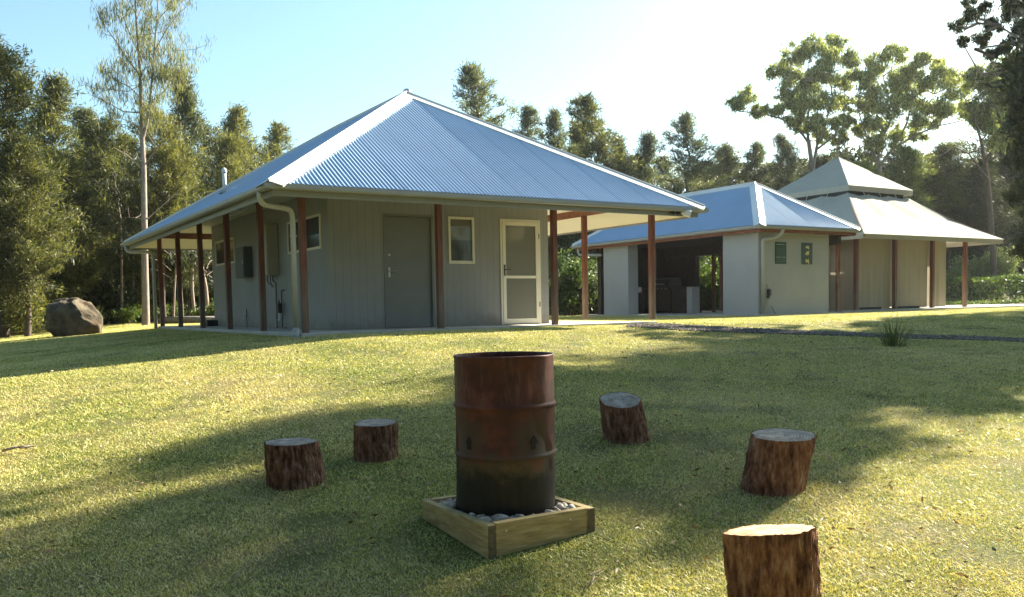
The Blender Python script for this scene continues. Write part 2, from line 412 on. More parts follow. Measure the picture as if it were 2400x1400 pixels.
PATH_L = [(1470, 766), (1600, 775), (1700, 779), (1850, 784), (2000, 789), (2200, 795), (2400, 803), (2520, 808)]
PU = np.array([gpt(*p) for p in PATH_U]); PL = np.array([gpt(*p) for p in PATH_L])
def make_path():
    n = 90; t = np.linspace(0, len(PU)-1, n); V = []; F = []
    for q in t:
        i = min(int(q), len(PU)-2); f = q-i
        u = PU[i]*(1-f)+PU[i+1]*f; l = PL[i]*(1-f)+PL[i+1]*f
        wob = .05*math.sin(q*7.1)+.04*math.sin(q*17)
        for k in range(7):
            g = k/6; g2 = g+wob*(1 if k in (0, 6) else 0)
            p = u*(1-g2)+l*g2; V.append((p[0], p[1], gz(p[0], p[1])+.012))
    for i in range(n-1):
        for k in range(6): a = i*7+k; F.append((a, a+1, a+8, a+7))
    o = MB(); o.v = V; o.f = F; o.mi = [0]*len(F)
    ob = o.build('path', 'gravel', smooth=True); tag(ob, 'narrow grey gravel path across the lawn', 'path', kind='structure')
    # loose stones
    r = np.random.default_rng(3); m = 5200
    q = r.random(m)**1.3*(len(PU)-1.001); i = q.astype(int); f = (q-i)[:, None]
    g = (r.random(m)*1.25-.12)[:, None]
    P = (PU[i]*(1-f)+PU[i+1]*f)*(1-g)+(PL[i]*(1-f)+PL[i+1]*f)*g
    P[:, 2] = H(P[:, 0], P[:, 1])+.014
    stones_mesh(P, r.uniform(.007, .022, m), 'path_gravel', 'loose grey gravel stones on the lawn path', 'gravel', r)
ICO = None
def stones_mesh(P, R, name, label, cat, r, parent=None, flat=.7):
    t = (1+5**.5)/2
    iv = np.array([(-1, t, 0), (1, t, 0), (-1, -t, 0), (1, -t, 0), (0, -1, t), (0, 1, t), (0, -1, -t), (0, 1, -t), (t, 0, -1), (t, 0, 1), (-t, 0, -1), (-t, 0, 1)], float)
    iv /= np.linalg.norm(iv[0])
    fi = np.array([(0, 11, 5), (0, 5, 1), (0, 1, 7), (0, 7, 10), (0, 10, 11), (1, 5, 9), (5, 11, 4), (11, 10, 2), (10, 7, 6), (7, 1, 8), (3, 9, 4), (3, 4, 2), (3, 2, 6), (3, 6, 8), (3, 8, 9), (4, 9, 5), (2, 4, 11), (6, 2, 10), (8, 6, 7), (9, 8, 1)])
    n = len(P); sc = r.uniform(.7, 1.3, (n, 1, 3))*np.array([1, 1, flat]); an = r.random(n)*6.28
    V = iv[None]*sc*R[:, None, None]*r.uniform(.88, 1.12, (n, 12, 1))
    c, s = np.cos(an)[:, None], np.sin(an)[:, None]
    V = np.stack([V[..., 0]*c-V[..., 1]*s, V[..., 0]*s+V[..., 1]*c, V[..., 2]], -1)+P[:, None]
    F = (fi[None]+12*np.arange(n)[:, None, None]).reshape(-1, 3)
    o = npmesh(name, V.reshape(-1, 3), F, 'pebbles' if parent else 'path_stones', parent, np.repeat(r.random(n), 12))
    o.data.polygons.foreach_set('use_smooth', [True]*len(o.data.polygons))
    if label: tag(o, label, cat if not parent else None, kind='stuff')
    else: o['kind'] = 'stuff'
    return o
make_path()
# ------------------------------------------------------------------ corrugated hip roof
def facet(mb, O, U, N, L, run, slope, amp=.0105, pitch=.076, seg=6):
    """O eave start, U along-eave unit (horizontal), N inward unit (horizontal)"""
    O = np.array(O, float); U = np.array(U, float); N = np.array(N, float)
    nn = np.array([-N[0]*slope, -N[1]*slope, 1.0]); nn /= np.linalg.norm(nn)
    us = np.arange(0, L+1e-6, pitch/seg); vs = []; fs = []
    for u in us:
        v = min(u, L-u, run); o = nn*amp*math.cos(2*math.pi*u/pitch)*(1.2 if int(u/pitch+.5) % 10 == 0 else 1)
        b = O+U*u+o; vs += [b, b+(N+np.array([0, 0, slope]))*max(v, 0)]
    for i in range(len(us)-1): a = i*2; fs.append((a, a+2, a+3, a+1))
    mb.add(vs, fs)
def cap(mb, P0, P1, n1, n2, w=.2, roll=.024):
    P0 = np.array(P0, float); P1 = np.array(P1, float); d = P1-P0; d /= np.linalg.norm(d)
    for n, sg in ((n1, 1), (n2, -1)):
        n = np.array(n, float); n /= np.linalg.norm(n); s = np.cross(n, d); s /= np.linalg.norm(s)
        if s[2] > 0 or (abs(s[2]) < 1e-6): s = s if s[2] < 0 else -s
        up = n*.022; a0 = P0+up; a1 = P1+up; b0 = P0+up+s*w; b1 = P1+up+s*w
        c0 = b0-n*.03; c1 = b1-n*.03
        mb.add([a0, a1, b1, b0, c0, c1], [(0, 1, 2, 3), (3, 2, 5, 4)])
    k = np.array([0, 0, .03]); mb.tube([P0+k, P1+k], roll, 10)
def hip_roof(parent, x0, x1, y0, y1, z, slope, inset=.05, w=.2):
    zz = z+.015; X0, X1, Y0, Y1 = x0+inset, x1-inset, y0+inset, y1-inset
    run = (X1-X0)/2; zr = zz+run*slope; xm = (X0+X1)/2; A = (xm, Y0+run, zr); B = (xm, Y1-run, zr)
    nF, nB, nL, nR = (0, -slope, 1), (0, slope, 1), (-slope, 0, 1), (slope, 0, 1)
    for nm, O, U, N, L in (('front', (X0, Y0, zz), (1, 0, 0), (0, 1, 0), X1-X0), ('b', (X0, Y1, zz), (1, 0, 0), (0, -1, 0), X1-X0),
                           ('l', (X0, Y0, zz), (0, 1, 0), (1, 0, 0), Y1-Y0), ('r', (X1, Y0, zz), (0, 1, 0), (-1, 0, 0), Y1-Y0)):
        mb = MB(); facet(mb, O, U, N, L, run, slope); o = mb.build('roof_sheet', 'roof_sheet', parent, smooth=True)
    mb = MB()
    cap(mb, (X0, Y0, zz), A, nF, nL, w); cap(mb, (X1, Y0, zz), A, nF, nR, w)
    cap(mb, (X0, Y1, zz), B, nB, nL, w); cap(mb, (X1, Y1, zz), B, nB, nR, w); cap(mb, A, B, nL, nR, w)
    mb.build('hip_capping', 'hip_flashing', parent)
    return A, B
def gutter(parent, x0, x1, y0, y1, z, h=.085, w=.10):
    mb = MB(); t = .004
    prof = [(0, 0), (0, -h+.03), (.012, -h+.008), (.03, -h), (w, -h), (w, -.005), (w-t, -.005), (w-t, -h+t), (.03, -h+t), (t+.01, -h+.012), (t, -h+.03), (t, -.012), (.016, -.006), (.012, 0)]
    cs = [(x0, y0, 1, 1), (x1, y0, -1, 1), (x1, y1, -1, -1), (x0, y1, 1, -1)]; n = len(prof); vs = []; fs = []
    for cx, cy_, sx, sy in cs:
        for o, dz in prof: vs.append((cx+sx*o, cy_+sy*o, z+dz))
    for i in range(4):
        for k in range(n):
            a, b = i*n+k, i*n+(k+1) % n; c, d = ((i+1) % 4)*n+(k+1) % n, ((i+1) % 4)*n+k; fs.append((a, b, c, d))
    mb.add(vs, fs); return mb.build('gutter', 'gutter_paint', parent)
def ring(mb, x0, x1, y0, y1, t, z0, z1):
    mb.box(x0, x1, y0, y0+t, z0, z1); mb.box(x0, x1, y1-t, y1, z0, z1)
    mb.box(x0, x0+t, y0+t, y1-t, z0, z1); mb.box(x1-t, x1, y0+t, y1-t, z0, z1)
def wall_x(mb, x0, x1, y0, y1, z0, z1, holes):     # wall along X, holes [(xa,xb,za,zb)]
    xs = sorted({x0, x1, *[h[0] for h in holes], *[h[1] for h in holes]})
    for a, b in zip(xs[:-1], xs[1:]):
        zs = [(z0, z1)]
        for h in holes:
            if h[0] <= a+1e-6 and h[1] >= b-1e-6:
                zs = [q for s in zs for q in ((s[0], min(s[1], h[2])), (max(s[0], h[3]), s[1])) if q[1]-q[0] > 1e-4]
        for q in zs: mb.box(a, b, y0, y1, q[0], q[1])
def wall_y(mb, y0, y1, x0, x1, z0, z1, holes):
    ys = sorted({y0, y1, *[h[0] for h in holes], *[h[1] for h in holes]})
    for a, b in zip(ys[:-1], ys[1:]):
        zs = [(z0, z1)]
        for h in holes:
            if h[0] <= a+1e-6 and h[1] >= b-1e-6:
                zs = [q for s in zs for q in ((s[0], min(s[1], h[2])), (max(s[0], h[3]), s[1])) if q[1]-q[0] > 1e-4]
        for q in zs: mb.box(x0, x1, a, b, q[0], q[1])
def frame(mb, x0, x1, z0, z1, y, w, d):            # rectangular frame facing -Y, front face at y
    mb.box(x0, x0+w, y, y+d, z0, z1); mb.box(x1-w, x1, y, y+d, z0, z1)
    mb.box(x0+w, x1-w, y, y+d, z1-w, z1); mb.box(x0+w, x1-w, y, y+d, z0, z0+w)
def framey(mb, y0, y1, z0, z1, x, w, d):
    mb.box(x, x+d, y0, y0+w, z0, z1); mb.box(x, x+d, y1-w, y1, z0, z1)
    mb.box(x, x+d, y0+w, y1-w, z1-w, z1); mb.box(x, x+d, y0+w, y1-w, z0, z0+w)
def bend(pts, r=.12, n=6):                          # round the corners of a polyline
    pts = [np.array(p, float) for p in pts]; out = [pts[0]]
    for i in range(1, len(pts)-1):
        a, b, c = pts[i-1], pts[i], pts[i+1]
        u = (a-b)/np.linalg.norm(a-b); v = (c-b)/np.linalg.norm(c-b)
        p, q = b+u*r, b+v*r
        for k in range(n+1):
            t = k/n; out.append((1-t)**2*p+2*t*(1-t)*b+t*t*q)
    return out+[pts[-1]]
# ------------------------------------------------------------------ main house
def make_house():
    h = empty('house', (0, 0, 0), 'grey clad cottage with a blue-grey corrugated hip roof and a verandah on timber posts', 'house')
    X0, X1, Y0, Y1, ZG = -.815, 8.243, -.815, 12.40, 2.285
    sl_ = MB(); sl_.box(-.10, 7.50, -.10, 11.72, -.45, 0); bevel(sl_.build('slab', 'concrete', h), .01)
    hip_roof(h, X0, X1, Y0, Y1, ZG, .6057+.004, w=.235)
    gutter(h, X0, X1, Y0, Y1, ZG)
    mb = MB(); ring(mb, X0+.15, X1-.15, Y0+.15, Y1-.15, .03, 2.112, 2.272); mb.build('fascia', 'fascia_paint', h)
    # raked soffit lining and the flat ceiling inside the post line
    mb = MB(); zi, zo = 2.54, 2.15; a0, a1, b0, b1 = X0+.181, X1-.181, Y0+.181, Y1-.181
    i0, i1, j0, j1 = -.02, 7.45, -.02, 11.60
    o_ = [(a0, b0, zo), (a1, b0, zo), (a1, b1, zo), (a0, b1, zo)]; n_ = [(i0, j0, zi), (i1, j0, zi), (i1, j1, zi), (i0, j1, zi)]
    for k in range(4): q = (k+1) % 4; mb.quad(o_[k], o_[q], n_[q], n_[k])
    mb.quad(*n_); mb.build('soffit', 'soffit_cream', h)
    # beams over the posts
    mb = MB(); zb0, zb1 = 2.385, 2.535
    mb.box(-.04, 7.47, -.035, .035, zb0, zb1); mb.box(-.04, 7.47, 11.55, 11.62, zb0, zb1)
    mb.box(-.035, .035, .035, 11.55, zb0, zb1); mb.box(7.395, 7.465, .035, 11.55, zb0, zb1); mb.build('beam', 'beam_timber', h)
    xs = [0, 2.486, 4.965, 7.428]; ys = [2.303, 4.641, 6.974, 9.303, 11.584]
    posts = [(x, 0) for x in xs]+[(0, y) for y in ys]+[(7.428, y) for y in ys]+[(x, 11.584) for x in xs[1:-1]]
    for i, (x, y) in enumerate(posts):
        mb = MB(); lift = .045 if x > 7 else .0
        mb.box(-.052, .052, -.052, .052, lift, zb0-.001)
        if lift: mb.mat('post_timber'); mb.mi = [0]*len(mb.f); mb.mat('steel'); mb.box(-.012, .012, -.012, .012, -.05, lift)
        o = mb.build('post', 'post_timber', h); o.location = (x, y, 0); bevel(o, .006)
    # walls
    wx0, wx1, wy0, wy1, zt, t = .846, 5.571, 1.073, 9.336, 2.53, .11
    D1 = (1.90, 2.93, 0, 2.12); WN = (3.27, 3.80, 1.23, 2.09); D2 = (4.43, 5.345, 0, 2.085)
    wl1 = (1.45, 3.26, 1.50, 2.09); wl2 = (7.22, 8.93, 1.53, 2.10)
    mb = MB()
    wall_x(mb, wx0, wx1, wy0, wy0+t, 0, zt, [D1, WN, D2])
    wall_y(mb, wy0+t, wy1-t, wx0, wx0+t, 0, zt, [wl1, wl2])
    wall_y(mb, wy0+t, wy1-t, wx1-t, wx1, 0, zt, [(1.8, 3.4, .9, 2.1), (5.0, 6.8, .9, 2.1)])
    wall_x(mb, wx0, wx1, wy1-t, wy1, 0, zt, [(2.2, 4.0, .9, 2.1)])
    mb.build('wall', 'cladding', h)
    mb = MB(); e_ = .004
    mb.box(wx0+t+e_, wx1-t-e_, wy1-t-.02, wy1-t-e_, .002, .9); mb.box(wx0+t+e_, wx0+t+.02, wy0+t+1.9+.3, 7.1, .002, 2.5)
    mb.box(wx0+t+.03, wx1-t-.03, 4.3, 4.38, .002, 2.5); mb.box(3.0, 3.08, wy0+t+.01, 4.29, .002, 2.5)
    mb.box(wx0+t+e_, wx1-t-e_, wy0+t+e_, wy1-t-e_-.03, .003, .012); mb.build('room_partition', 'interior', h)
    # grey service door
    d = MB(); d.mat('door_grey'); x0, x1, _, zt1 = D1
    d.box(x0, x0+.045, wy0-.012, wy0+.09, .0, zt1); d.box(x1-.045, x1, wy0-.012, wy0+.09, 0, zt1); d.box(x0+.045, x1-.045, wy0-.012, wy0+.09, zt1-.045, zt1)
    d.build('door_frame', 'door_grey', h)
    d = MB(); d.box(x0+.05, x1-.05, wy0+.035, wy0+.075, .012, zt1-.05); do = d.build('door', 'door_grey', h); bevel(do, .004)
    do['label'] = 'solid grey service door with a silver lever handle'
    k = MB(); hx = x0+.12; k.box(hx-.018, hx+.018, wy0+.027, wy0+.034, .95, 1.13); k.tube([(hx, wy0+.03, 1.06), (hx, wy0-.02, 1.06)], .010, 8); k.tube([(hx, wy0-.02, 1.06), (hx+.11, wy0-.02, 1.06)], .009, 8)
    k.build('handle', 'steel', do); k = MB(); k.tube([(hx, wy0+.034, 1.36), (hx, wy0+.012, 1.36)], .022, 14); k.build('lock', 'steel', do)
    # front window
    x0, x1, z0, z1 = WN[0]-.02, WN[1]+.02, WN[2]-.02, WN[3]+.02
    f = MB(); frame(f, x0, x1, z0, z1, wy0-.022, .045, .05); f.box(x0+.045, x1-.045, wy0-.006, wy0+.02, z0+.045, z0+.06)
    fo = f.build('window', 'cream_frame', h); bevel(fo, .003); fo['label'] = 'small cream framed window beside the screen door'
    g = MB(); g.box(x0+.045, x1-.045, wy0+.012, wy0+.018, z0+.045, z1-.045); g.build('pane', 'window_glass', fo); g = MB(); g.box(x0+.03, x1-.03, wy0+.06, wy0+.066, z0+.46, z1-.03); g.build('pane_bright_sheet', 'soffit_cream', fo)  # cream sheet added behind the glass to imitate its bright reflection
    # screen door
    x0, x1, z0, z1 = D2[0]-.02, D2[1]+.02, 0.002, D2[3]+.02
    f = MB(); f.box(x0, x0+.04, wy0-.022, wy0+.08, z0, z1); f.box(x1-.04, x1, wy0-.022, wy0+.08, z0, z1); f.box(x0+.04, x1-.04, wy0-.022, wy0+.08, z1-.04, z1)
    bevel(f.build('door_frame', 'cream_frame', h), .003)
    f = MB(); a, b = x0+.045, x1-.045; zt2 = z1-.045
    yd = wy0-.03
    f.box(a, a+.075, yd, yd+.035, .02, zt2); f.box(b-.075, b, yd, yd+.035, .02, zt2)
    f.box(a+.075, b-.075, yd, yd+.035, zt2-.08, zt2); f.box(a+.075, b-.075, yd, yd+.035, .02, .12); f.box(a+.075, b-.075, yd+.002, yd+.033, .93, .985)
    sd = f.build('screen_door', 'cream_frame', h); bevel(sd, .004); sd['label'] = 'cream framed screen door with a black lever'
    g = MB(); g.box(a+.075, b-.075, yd+.014, yd+.018, .12, .93); g.box(a+.075, b-.075, yd+.014, yd+.018, .985, zt2-.08); g.build('mesh_screen', 'fly_screen', sd)
    g = MB(); hx = a+.038; g.box(hx-.016, hx+.016, yd-.012, yd-.001, .98, 1.20); g.tube([(hx, yd-.01, 1.10), (hx, yd-.05, 1.10), (hx+.12, yd-.05, 1.10)], .009, 8); g.build('handle', 'black_plastic', sd)
    for z in (1.78, .40):
        g = MB(); g.tube([(b+.005, yd-.004, z-.05), (b+.005, yd-.004, z+.05)], .009, 8); g.build('hinge', 'black_plastic', sd)
    g = MB(); g.box(a+.01, b-.01, wy0+.085, wy0+.1, .0, .09); g.build('threshold', 'cream_frame', h)
    # side windows: sliding, dark panes
    for (ya, yb, za, zb) in (wl1, wl2):
        f = MB(); framey(f, ya-.02, yb+.02, za-.02, zb+.02, wx0-.022, .045, .06); ym = (ya+yb)/2; f.box(wx0-.016, wx0+.03, ym-.025, ym+.025, za+.025, zb-.025)
        fo = f.build('window', 'cream_frame', h); bevel(fo, .003)
        g = MB(); g.box(wx0+.0, wx0+.006, ya+.025, yb-.025, za+.025, zb-.025); g.build('pane', 'dark_glass', fo)
    for (ya, yb, za, zb) in ((1.8, 3.4, .9, 2.1), (5.0, 6.8, .9, 2.1)):
        f = MB(); framey(f, ya-.02, yb+.02, za-.02, zb+.02, wx1-.04, .045, .06); ym = (ya+yb)/2; f.box(wx1-.035, wx1+.01, ym-.025, ym+.025, za+.025, zb-.025)
        fo = f.build('window', 'cream_frame', h); g = MB(); g.box(wx1-.02, wx1-.014, ya+.025, yb-.025, za+.025, zb-.025); g.build('pane', 'window_glass', fo)
    # downpipes
    r = .045
    p = MB(); p.tube(bend([(-.765, -.30, ZG-.08), (-.765, -.30, 2.02), (-.165, -.03, 1.985), (-.165, -.03, .02)], .14, 8), r, 14)
    p.tube(bend([(-.165, -.03, .09), (-.165, -.03, -.01), (-.215, -.12, -.07)], .05, 4), r*1.12, 14)
    for z in (1.55, .75): p.box(-.22, -.105, -.035, -.02, z, z+.03)
    p.build('downpipe', 'pipe_paint', h, smooth=True)
    p = MB(); p.tube(bend([(-.765, 12.1, ZG-.08), (-.765, 12.1, 2.04), (-.16, 11.66, 2.01), (-.16, 11.66, -.1)], .13, 8), r, 14)
    p.build('downpipe', 'pipe_paint', h, smooth=True)
    # roof vent pipe on the left facet, capped
    xv, yv = .35, 6.0
    p = MB(); zv = ZG+(xv-X0)*.61
    p.tube([(xv, yv, zv-.1), (xv, yv, zv+.42)], .045, 14); p.tube([(xv, yv, zv+.42), (xv, yv, zv+.44), (xv, yv, zv+.50), (xv, yv, zv+.53)], [.056, .06, .052, .02], 14)
    p.mat('gutter_paint') if False else None
    p.build('vent_pipe', 'white_paint', h, smooth=True)
    p = MB(); p.lathe([(.13, -.03), (.11, .01), (.06, .04)], (xv, yv, zv)); p.build('pipe_flashing', 'gutter_paint', h)
    p = MB(); xr, yr = 3.95, 4.15; zr = 4.80
    p.tube([(xr, yr, zr), (xr, yr, zr+.30)], .03, 10); p.tube([(xr, yr, zr+.28), (xr, yr, zr+.36), (xr, yr, zr+.42), (xr, yr, zr+.45)], [.04, .085, .085, .03], 12)
    p.build('ridge_vent', 'steel', h, smooth=True)
    return h
make_house()
def thing(name, loc, label, cat, group=None): return empty(name, loc, label, cat, group)
def sub(mb, name, mat, par, loc=None, **k):
    o = mb.build(name, mat, par, **k); return o
# things fixed to the house walls
def wall_things():
    # local coordinates: mounted on the left wall plane x = .846, facing -X
    X = .846
    t = thing('water_heater', (X, 4.15, 1.09), 'beige wall-mounted gas water heater with a pipe running to the slab', 'water heater')
    m = MB(); m.box(-.24, -.004, -.24, .24, 0, 1.04); bevel(sub(m, 'casing', 'heater_beige', t), .015)
    m = MB(); m.box(-.246, -.241, -.235, .235, .03, .62); m.box(-.246, -.241, -.235, .235, .64, 1.01); sub(m, 'cover_panel', 'heater_beige', t)
    m = MB(); m.box(-.252, -.247, -.06, .06, .83, .9); m.box(-.252, -.247, -.1, .02, .76, .79); sub(m, 'flue_grille', 'steel', t)
    m = MB(); m.tube([(-.10, -.1, 0), (-.10, -.1, -.1), (-.045, -.12, -.16), (-.045, -.12, -1.08)], .014, 8); m.tube(bend([(-.1, .05, 0), (-.1, .05, -.12), (-.05, .12, -.2), (-.05, .12, -.24)], .03, 4), .010, 8); m.tube(bend([(-.14, .12, 0), (-.14, .12, -.14), (-.05, .0, -.22)], .03, 4), .010, 8)
    sub(m, 'pipe', 'black_plastic', t)
    t = thing('meter_box', (X, 6.1, 1.12), 'dark grey green electrical meter box on the side wall', 'meter box')
    m = MB(); m.box(-.20, -.004, -.34, .34, 0, .68); bevel(sub(m, 'casing', 'box_green', t), .01)
    m = MB(); m.box(-.212, -.201, -.32, .32, .02, .66); d = sub(m, 'door', 'box_green', t); bevel(d, .004)
    m = MB(); m.box(-.222, -.213, -.30, -.27, .3, .38); sub(m, 'handle', 'steel', d)
    t = thing('garden_tap', (X, 3.7, .42), 'black tap timer with looped pipe on the cottage side wall', 'tap')
    m = MB(); m.box(-.14, -.05, -.05, .05, -.10, .10); m.tube([(-.095, 0, .1), (-.095, 0, .16)], .02, 8); bevel(sub(m, 'valve_body', 'black_plastic', t), .01)
    m = MB(); m.tube(bend([(-.03, -.12, .36), (-.03, .03, .36), (-.03, .03, -.4), (-.03, -.18, -.4)], .03, 4), .011, 8); sub(m, 'pipe', 'black_plastic', t)
    m = MB(); m.tube([(-.095, 0, -.1), (-.095, 0, -.19), (-.11, .03, -.25)], .018, 8); sub(m, 'spout', 'white_paint', t)
    t = thing('garden_tap', (X, 6.3, .25), 'small brass tap low on the cottage side wall', 'tap')
    m = MB(); m.tube([(-.004, 0, 0), (-.09, 0, 0), (-.1, 0, -.06)], .016, 8); sub(m, 'spout', 'steel', t); m = MB(); m.tube([(-.03, 0, -.25), (-.03, 0, .16)], .010, 8); sub(m, 'pipe', 'black_plastic', t)
    m = MB(); m.box(-.07, -.05, -.03, .03, .02, .035); sub(m, 'handle', 'steel', t)
    t = tag(bevel(MB().box(-.14, .14, -.12, .12, 0, .16).build('plastic_box', 'black_plastic'), .02), 'small black box on the slab at the far side-wall corner', 'box'); t.location = (.72, 9.15, 0)
    # batten light under the side soffit
    t = thing('batten_light', (.42, 5.3, 2.54), 'long white batten light under the side verandah ceiling', 'light')
    m = MB(); m.box(-.05, .05, -.6, .6, -.045, -.003); bevel(sub(m, 'body', 'white_paint', t), .006)
    m = MB(); m.tube([(0, -.57, -.07), (0, .57, -.07)], .019, 10); sub(m, 'tube', 'white_paint', t)
    # flood light and sensor at the right end of the front fascia
    t = thing('security_light', (7.52, -.665, 2.17), 'white floodlight and sensor on the right end of the fascia', 'light')
    m = MB(); m.box(-.03, .03, -.05, -.002, -.03, .03); m.tube([(-.16, -.02, 0), (.05, -.05, 0)], .014, 8); sub(m, 'bracket', 'black_plastic', t)
    m = MB(); m.tube([(.08, -.05, .02), (.13, -.09, .0), (.21, -.17, -.03)], [.03, .07, .075], 16); sub(m, 'lamp_head', 'white_paint', t, smooth=False)
    m = MB(); m.tube([(-.16, -.02, .0), (-.17, -.07, -.01), (-.18, -.1, -.015)], [.028, .04, .03], 12); sub(m, 'sensor', 'black_plastic', t)
    # tapered brown shape set behind the screen door
    m = MB(); m.tube([(0, 0, 1.12), (0, 0, 1.02), (.01, 0, .9), (.0, 0, .75), (.03, 0, .55), (.03, 0, .42)], [.02, .07, .12, .10, .07, .02], 10); o = m.build('brown_shape', 'plain_brown'); o.location = (4.74, 1.35, 0); o.scale = (1.2, .5, 1)
    tag(o, 'tapered brown shape behind the screen door', 'bag')
wall_things()
# ------------------------------------------------------------------ barbecue shelter
def make_shelter():
    h = empty('picnic_shelter', (13.8, 2.9, 0), 'open barbecue shelter of pale grey rendered walls under a blue corrugated hip roof', 'shelter')
    X0, X1, Y0, Y1, ZG = 13.80, 18.16, 2.87, 11.62, 2.45
    O = (-13.8, -2.9, 0)
    def P(mb, name, mat, **k):
        mb.v = [(a-13.8, b-2.9, c) for a, b, c in mb.v]; return mb.build(name, mat, h, **k)
    mb = MB(); mb.box(14.05, 18.0, 3.12, 11.3, -.4, .012); bevel(P(mb, 'slab', 'concrete'), .01)
    roof = bpy.data.objects.new('roof', None)
    # roof facets live in world numbers, shift them
    for build in (0,):
        zz = ZG+.015; sl2 = .70; a0, a1, b0, b1 = X0+.05, X1-.05, Y0+.05, Y1-.05; run = (a1-a0)/2; zr = zz+run*sl2; xm = (a0+a1)/2
        A = (xm, b0+run, zr); B = (xm, b1-run, zr)
        for Oo, U, N, L in (((a0, b0, zz), (1, 0, 0), (0, 1, 0), a1-a0), ((a0, b1, zz), (1, 0, 0), (0, -1, 0), a1-a0), ((a0, b0, zz), (0, 1, 0), (1, 0, 0), b1-b0), ((a1, b0, zz), (0, 1, 0), (-1, 0, 0), b1-b0)):
            m = MB(); facet(m, Oo, U, N, L, run, sl2); P(m, 'roof_sheet', 'roof_sheet', smooth=True)
        m = MB(); nF, nB, nL, nR = (0, -sl2, 1), (0, sl2, 1), (-sl2, 0, 1), (sl2, 0, 1)
        for p0, p1, n1, n2 in (((a0, b0, zz), A, nF, nL), ((a1, b0, zz), A, nF, nR), ((a0, b1, zz), B, nB, nL), ((a1, b1, zz), B, nB, nR), (A, B, nL, nR)): cap(m, p0, p1, n1, n2, .17)
        P(m, 'hip_capping', 'hip_flashing')
    g = gutter(None, X0, X1, Y0, Y1, ZG, h=.09, w=.11); g.parent = h; g.location = O
    m = MB(); ring(m, X0+.12, X1-.12, Y0+.12, Y1-.12, .035, 2.27, 2.40); P(m, 'fascia', 'beam_timber')
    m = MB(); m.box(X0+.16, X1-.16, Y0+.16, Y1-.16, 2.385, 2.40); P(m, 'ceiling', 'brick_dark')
    m = MB(); m.box(14.1, 14.16, 3.3, 11.1, 2.312, 2.384) if False else None
    zt = 2.384
    m = MB(); m.box(14.2, 14.40, 3.5, 4.64, .0, zt); m.box(14.2, 17.19, 3.3, 3.5, 0, zt); P(m, 'front_wall', 'render_wall')
    m = MB(); m.box(14.2, 14.40, 8.93, 10.24, 0, zt); m.box(14.4, 14.62, 8.93, 9.12, 0, zt); P(m, 'corner_pier', 'render_wall')
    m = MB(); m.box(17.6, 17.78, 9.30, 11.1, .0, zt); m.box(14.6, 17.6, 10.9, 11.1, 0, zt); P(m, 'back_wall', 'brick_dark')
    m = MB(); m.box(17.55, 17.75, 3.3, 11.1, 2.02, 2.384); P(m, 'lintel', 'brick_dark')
    for (x, y) in ((17.68, 8.5), (17.68, 3.36), (17.68, 6.0)):
        m = MB(); m.box(x-.05, x+.05, y-.05, y+.05, .012, 2.02); bevel(P(m, 'post', 'post_timber'), .005)
    # downpipe at the front corner
    m = MB(); m.tube(bend([(14.78, 2.93, ZG-.07), (14.78, 2.95, 2.26), (14.70, 3.10, 2.14), (14.31, 3.23, 2.09), (14.31, 3.235, 0.0)], .09, 6), .05, 14); P(m, 'downpipe', 'pipe_paint', smooth=True)
    m = MB(); m.tube(bend([(13.92, 11.3, ZG-.07), (13.92, 11.3, 2.12), (14.15, 10.3, 2.06)], .1, 6), .045, 12); P(m, 'downpipe', 'pipe_paint', smooth=True)
    # built-in counter
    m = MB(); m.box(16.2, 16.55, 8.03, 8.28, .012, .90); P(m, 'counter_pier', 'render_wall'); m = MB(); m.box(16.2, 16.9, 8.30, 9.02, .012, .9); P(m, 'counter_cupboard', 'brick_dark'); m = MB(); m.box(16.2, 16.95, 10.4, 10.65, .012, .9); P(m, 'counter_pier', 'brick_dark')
    m = MB(); m.box(16.1, 16.7, 7.98, 9.06, .901, .94); P(m, 'counter_top', 'steel_dark'); m = MB(); m.box(16.1, 17.0, 10.34, 10.88, .901, .94); P(m, 'counter_top', 'steel_dark')
    # barbecue
    t = thing('barbecue', (16.55, 9.7, .012), 'dark hooded barbecue with silver knobs standing in the shelter', 'barbecue')
    m = MB(); m.box(-.3, .3, -.55, .55, .08, .82); sub(m, 'cabinet', 'steel_dark', t)
    m = MB(); prof = [(-.32, .0), (-.34, .12), (-.25, .28), (-.05, .36), (.2, .34), (.3, .2), (.3, 0)]
    vs = [(x, y, .9+z) for y in (-.5, .5) for x, z in prof]; n = len(prof)
    m.add(vs, [tuple(range(n)), tuple(range(2*n-1, n-1, -1))]+[(i, (i+1) % n, n+(i+1) % n, n+i) for i in range(n)]); sub(m, 'hood', 'black_plastic', t)
    m = MB(); m.tube([(-.40, -.35, 1.02), (-.40, .35, 1.02)], .012, 8); sub(m, 'handle', 'steel', t)
    m = MB(); m.box(-.36, -.3, -.55, .55, .83, .9); sub(m, 'control_panel', 'steel_dark', t)
    for y in (-.4, -.2, 0, .2, .4):
        m = MB(); m.tube([(-.36, y, .865), (-.39, y, .865)], .02, 12); sub(m, 'knob', 'steel', t)
    for x in (-.26, .26):
        for y in (-.48, .48):
            m = MB(); m.tube([(x-.0, y-.015, .04), (x, y+.015, .04)], .04, 14); sub(m, 'wheel', 'black_plastic', t)
    # white stand beside the far pier
    t = thing('kitchen_stand', (15.0, 9.46, .012), 'white box on a small stand with a leaning white panel beside the far shelter pier', 'stand')
    m = MB(); m.box(-.14, .14, -.11, .11, .74, .92); bevel(sub(m, 'box', 'white_paint', t), .02, 3)
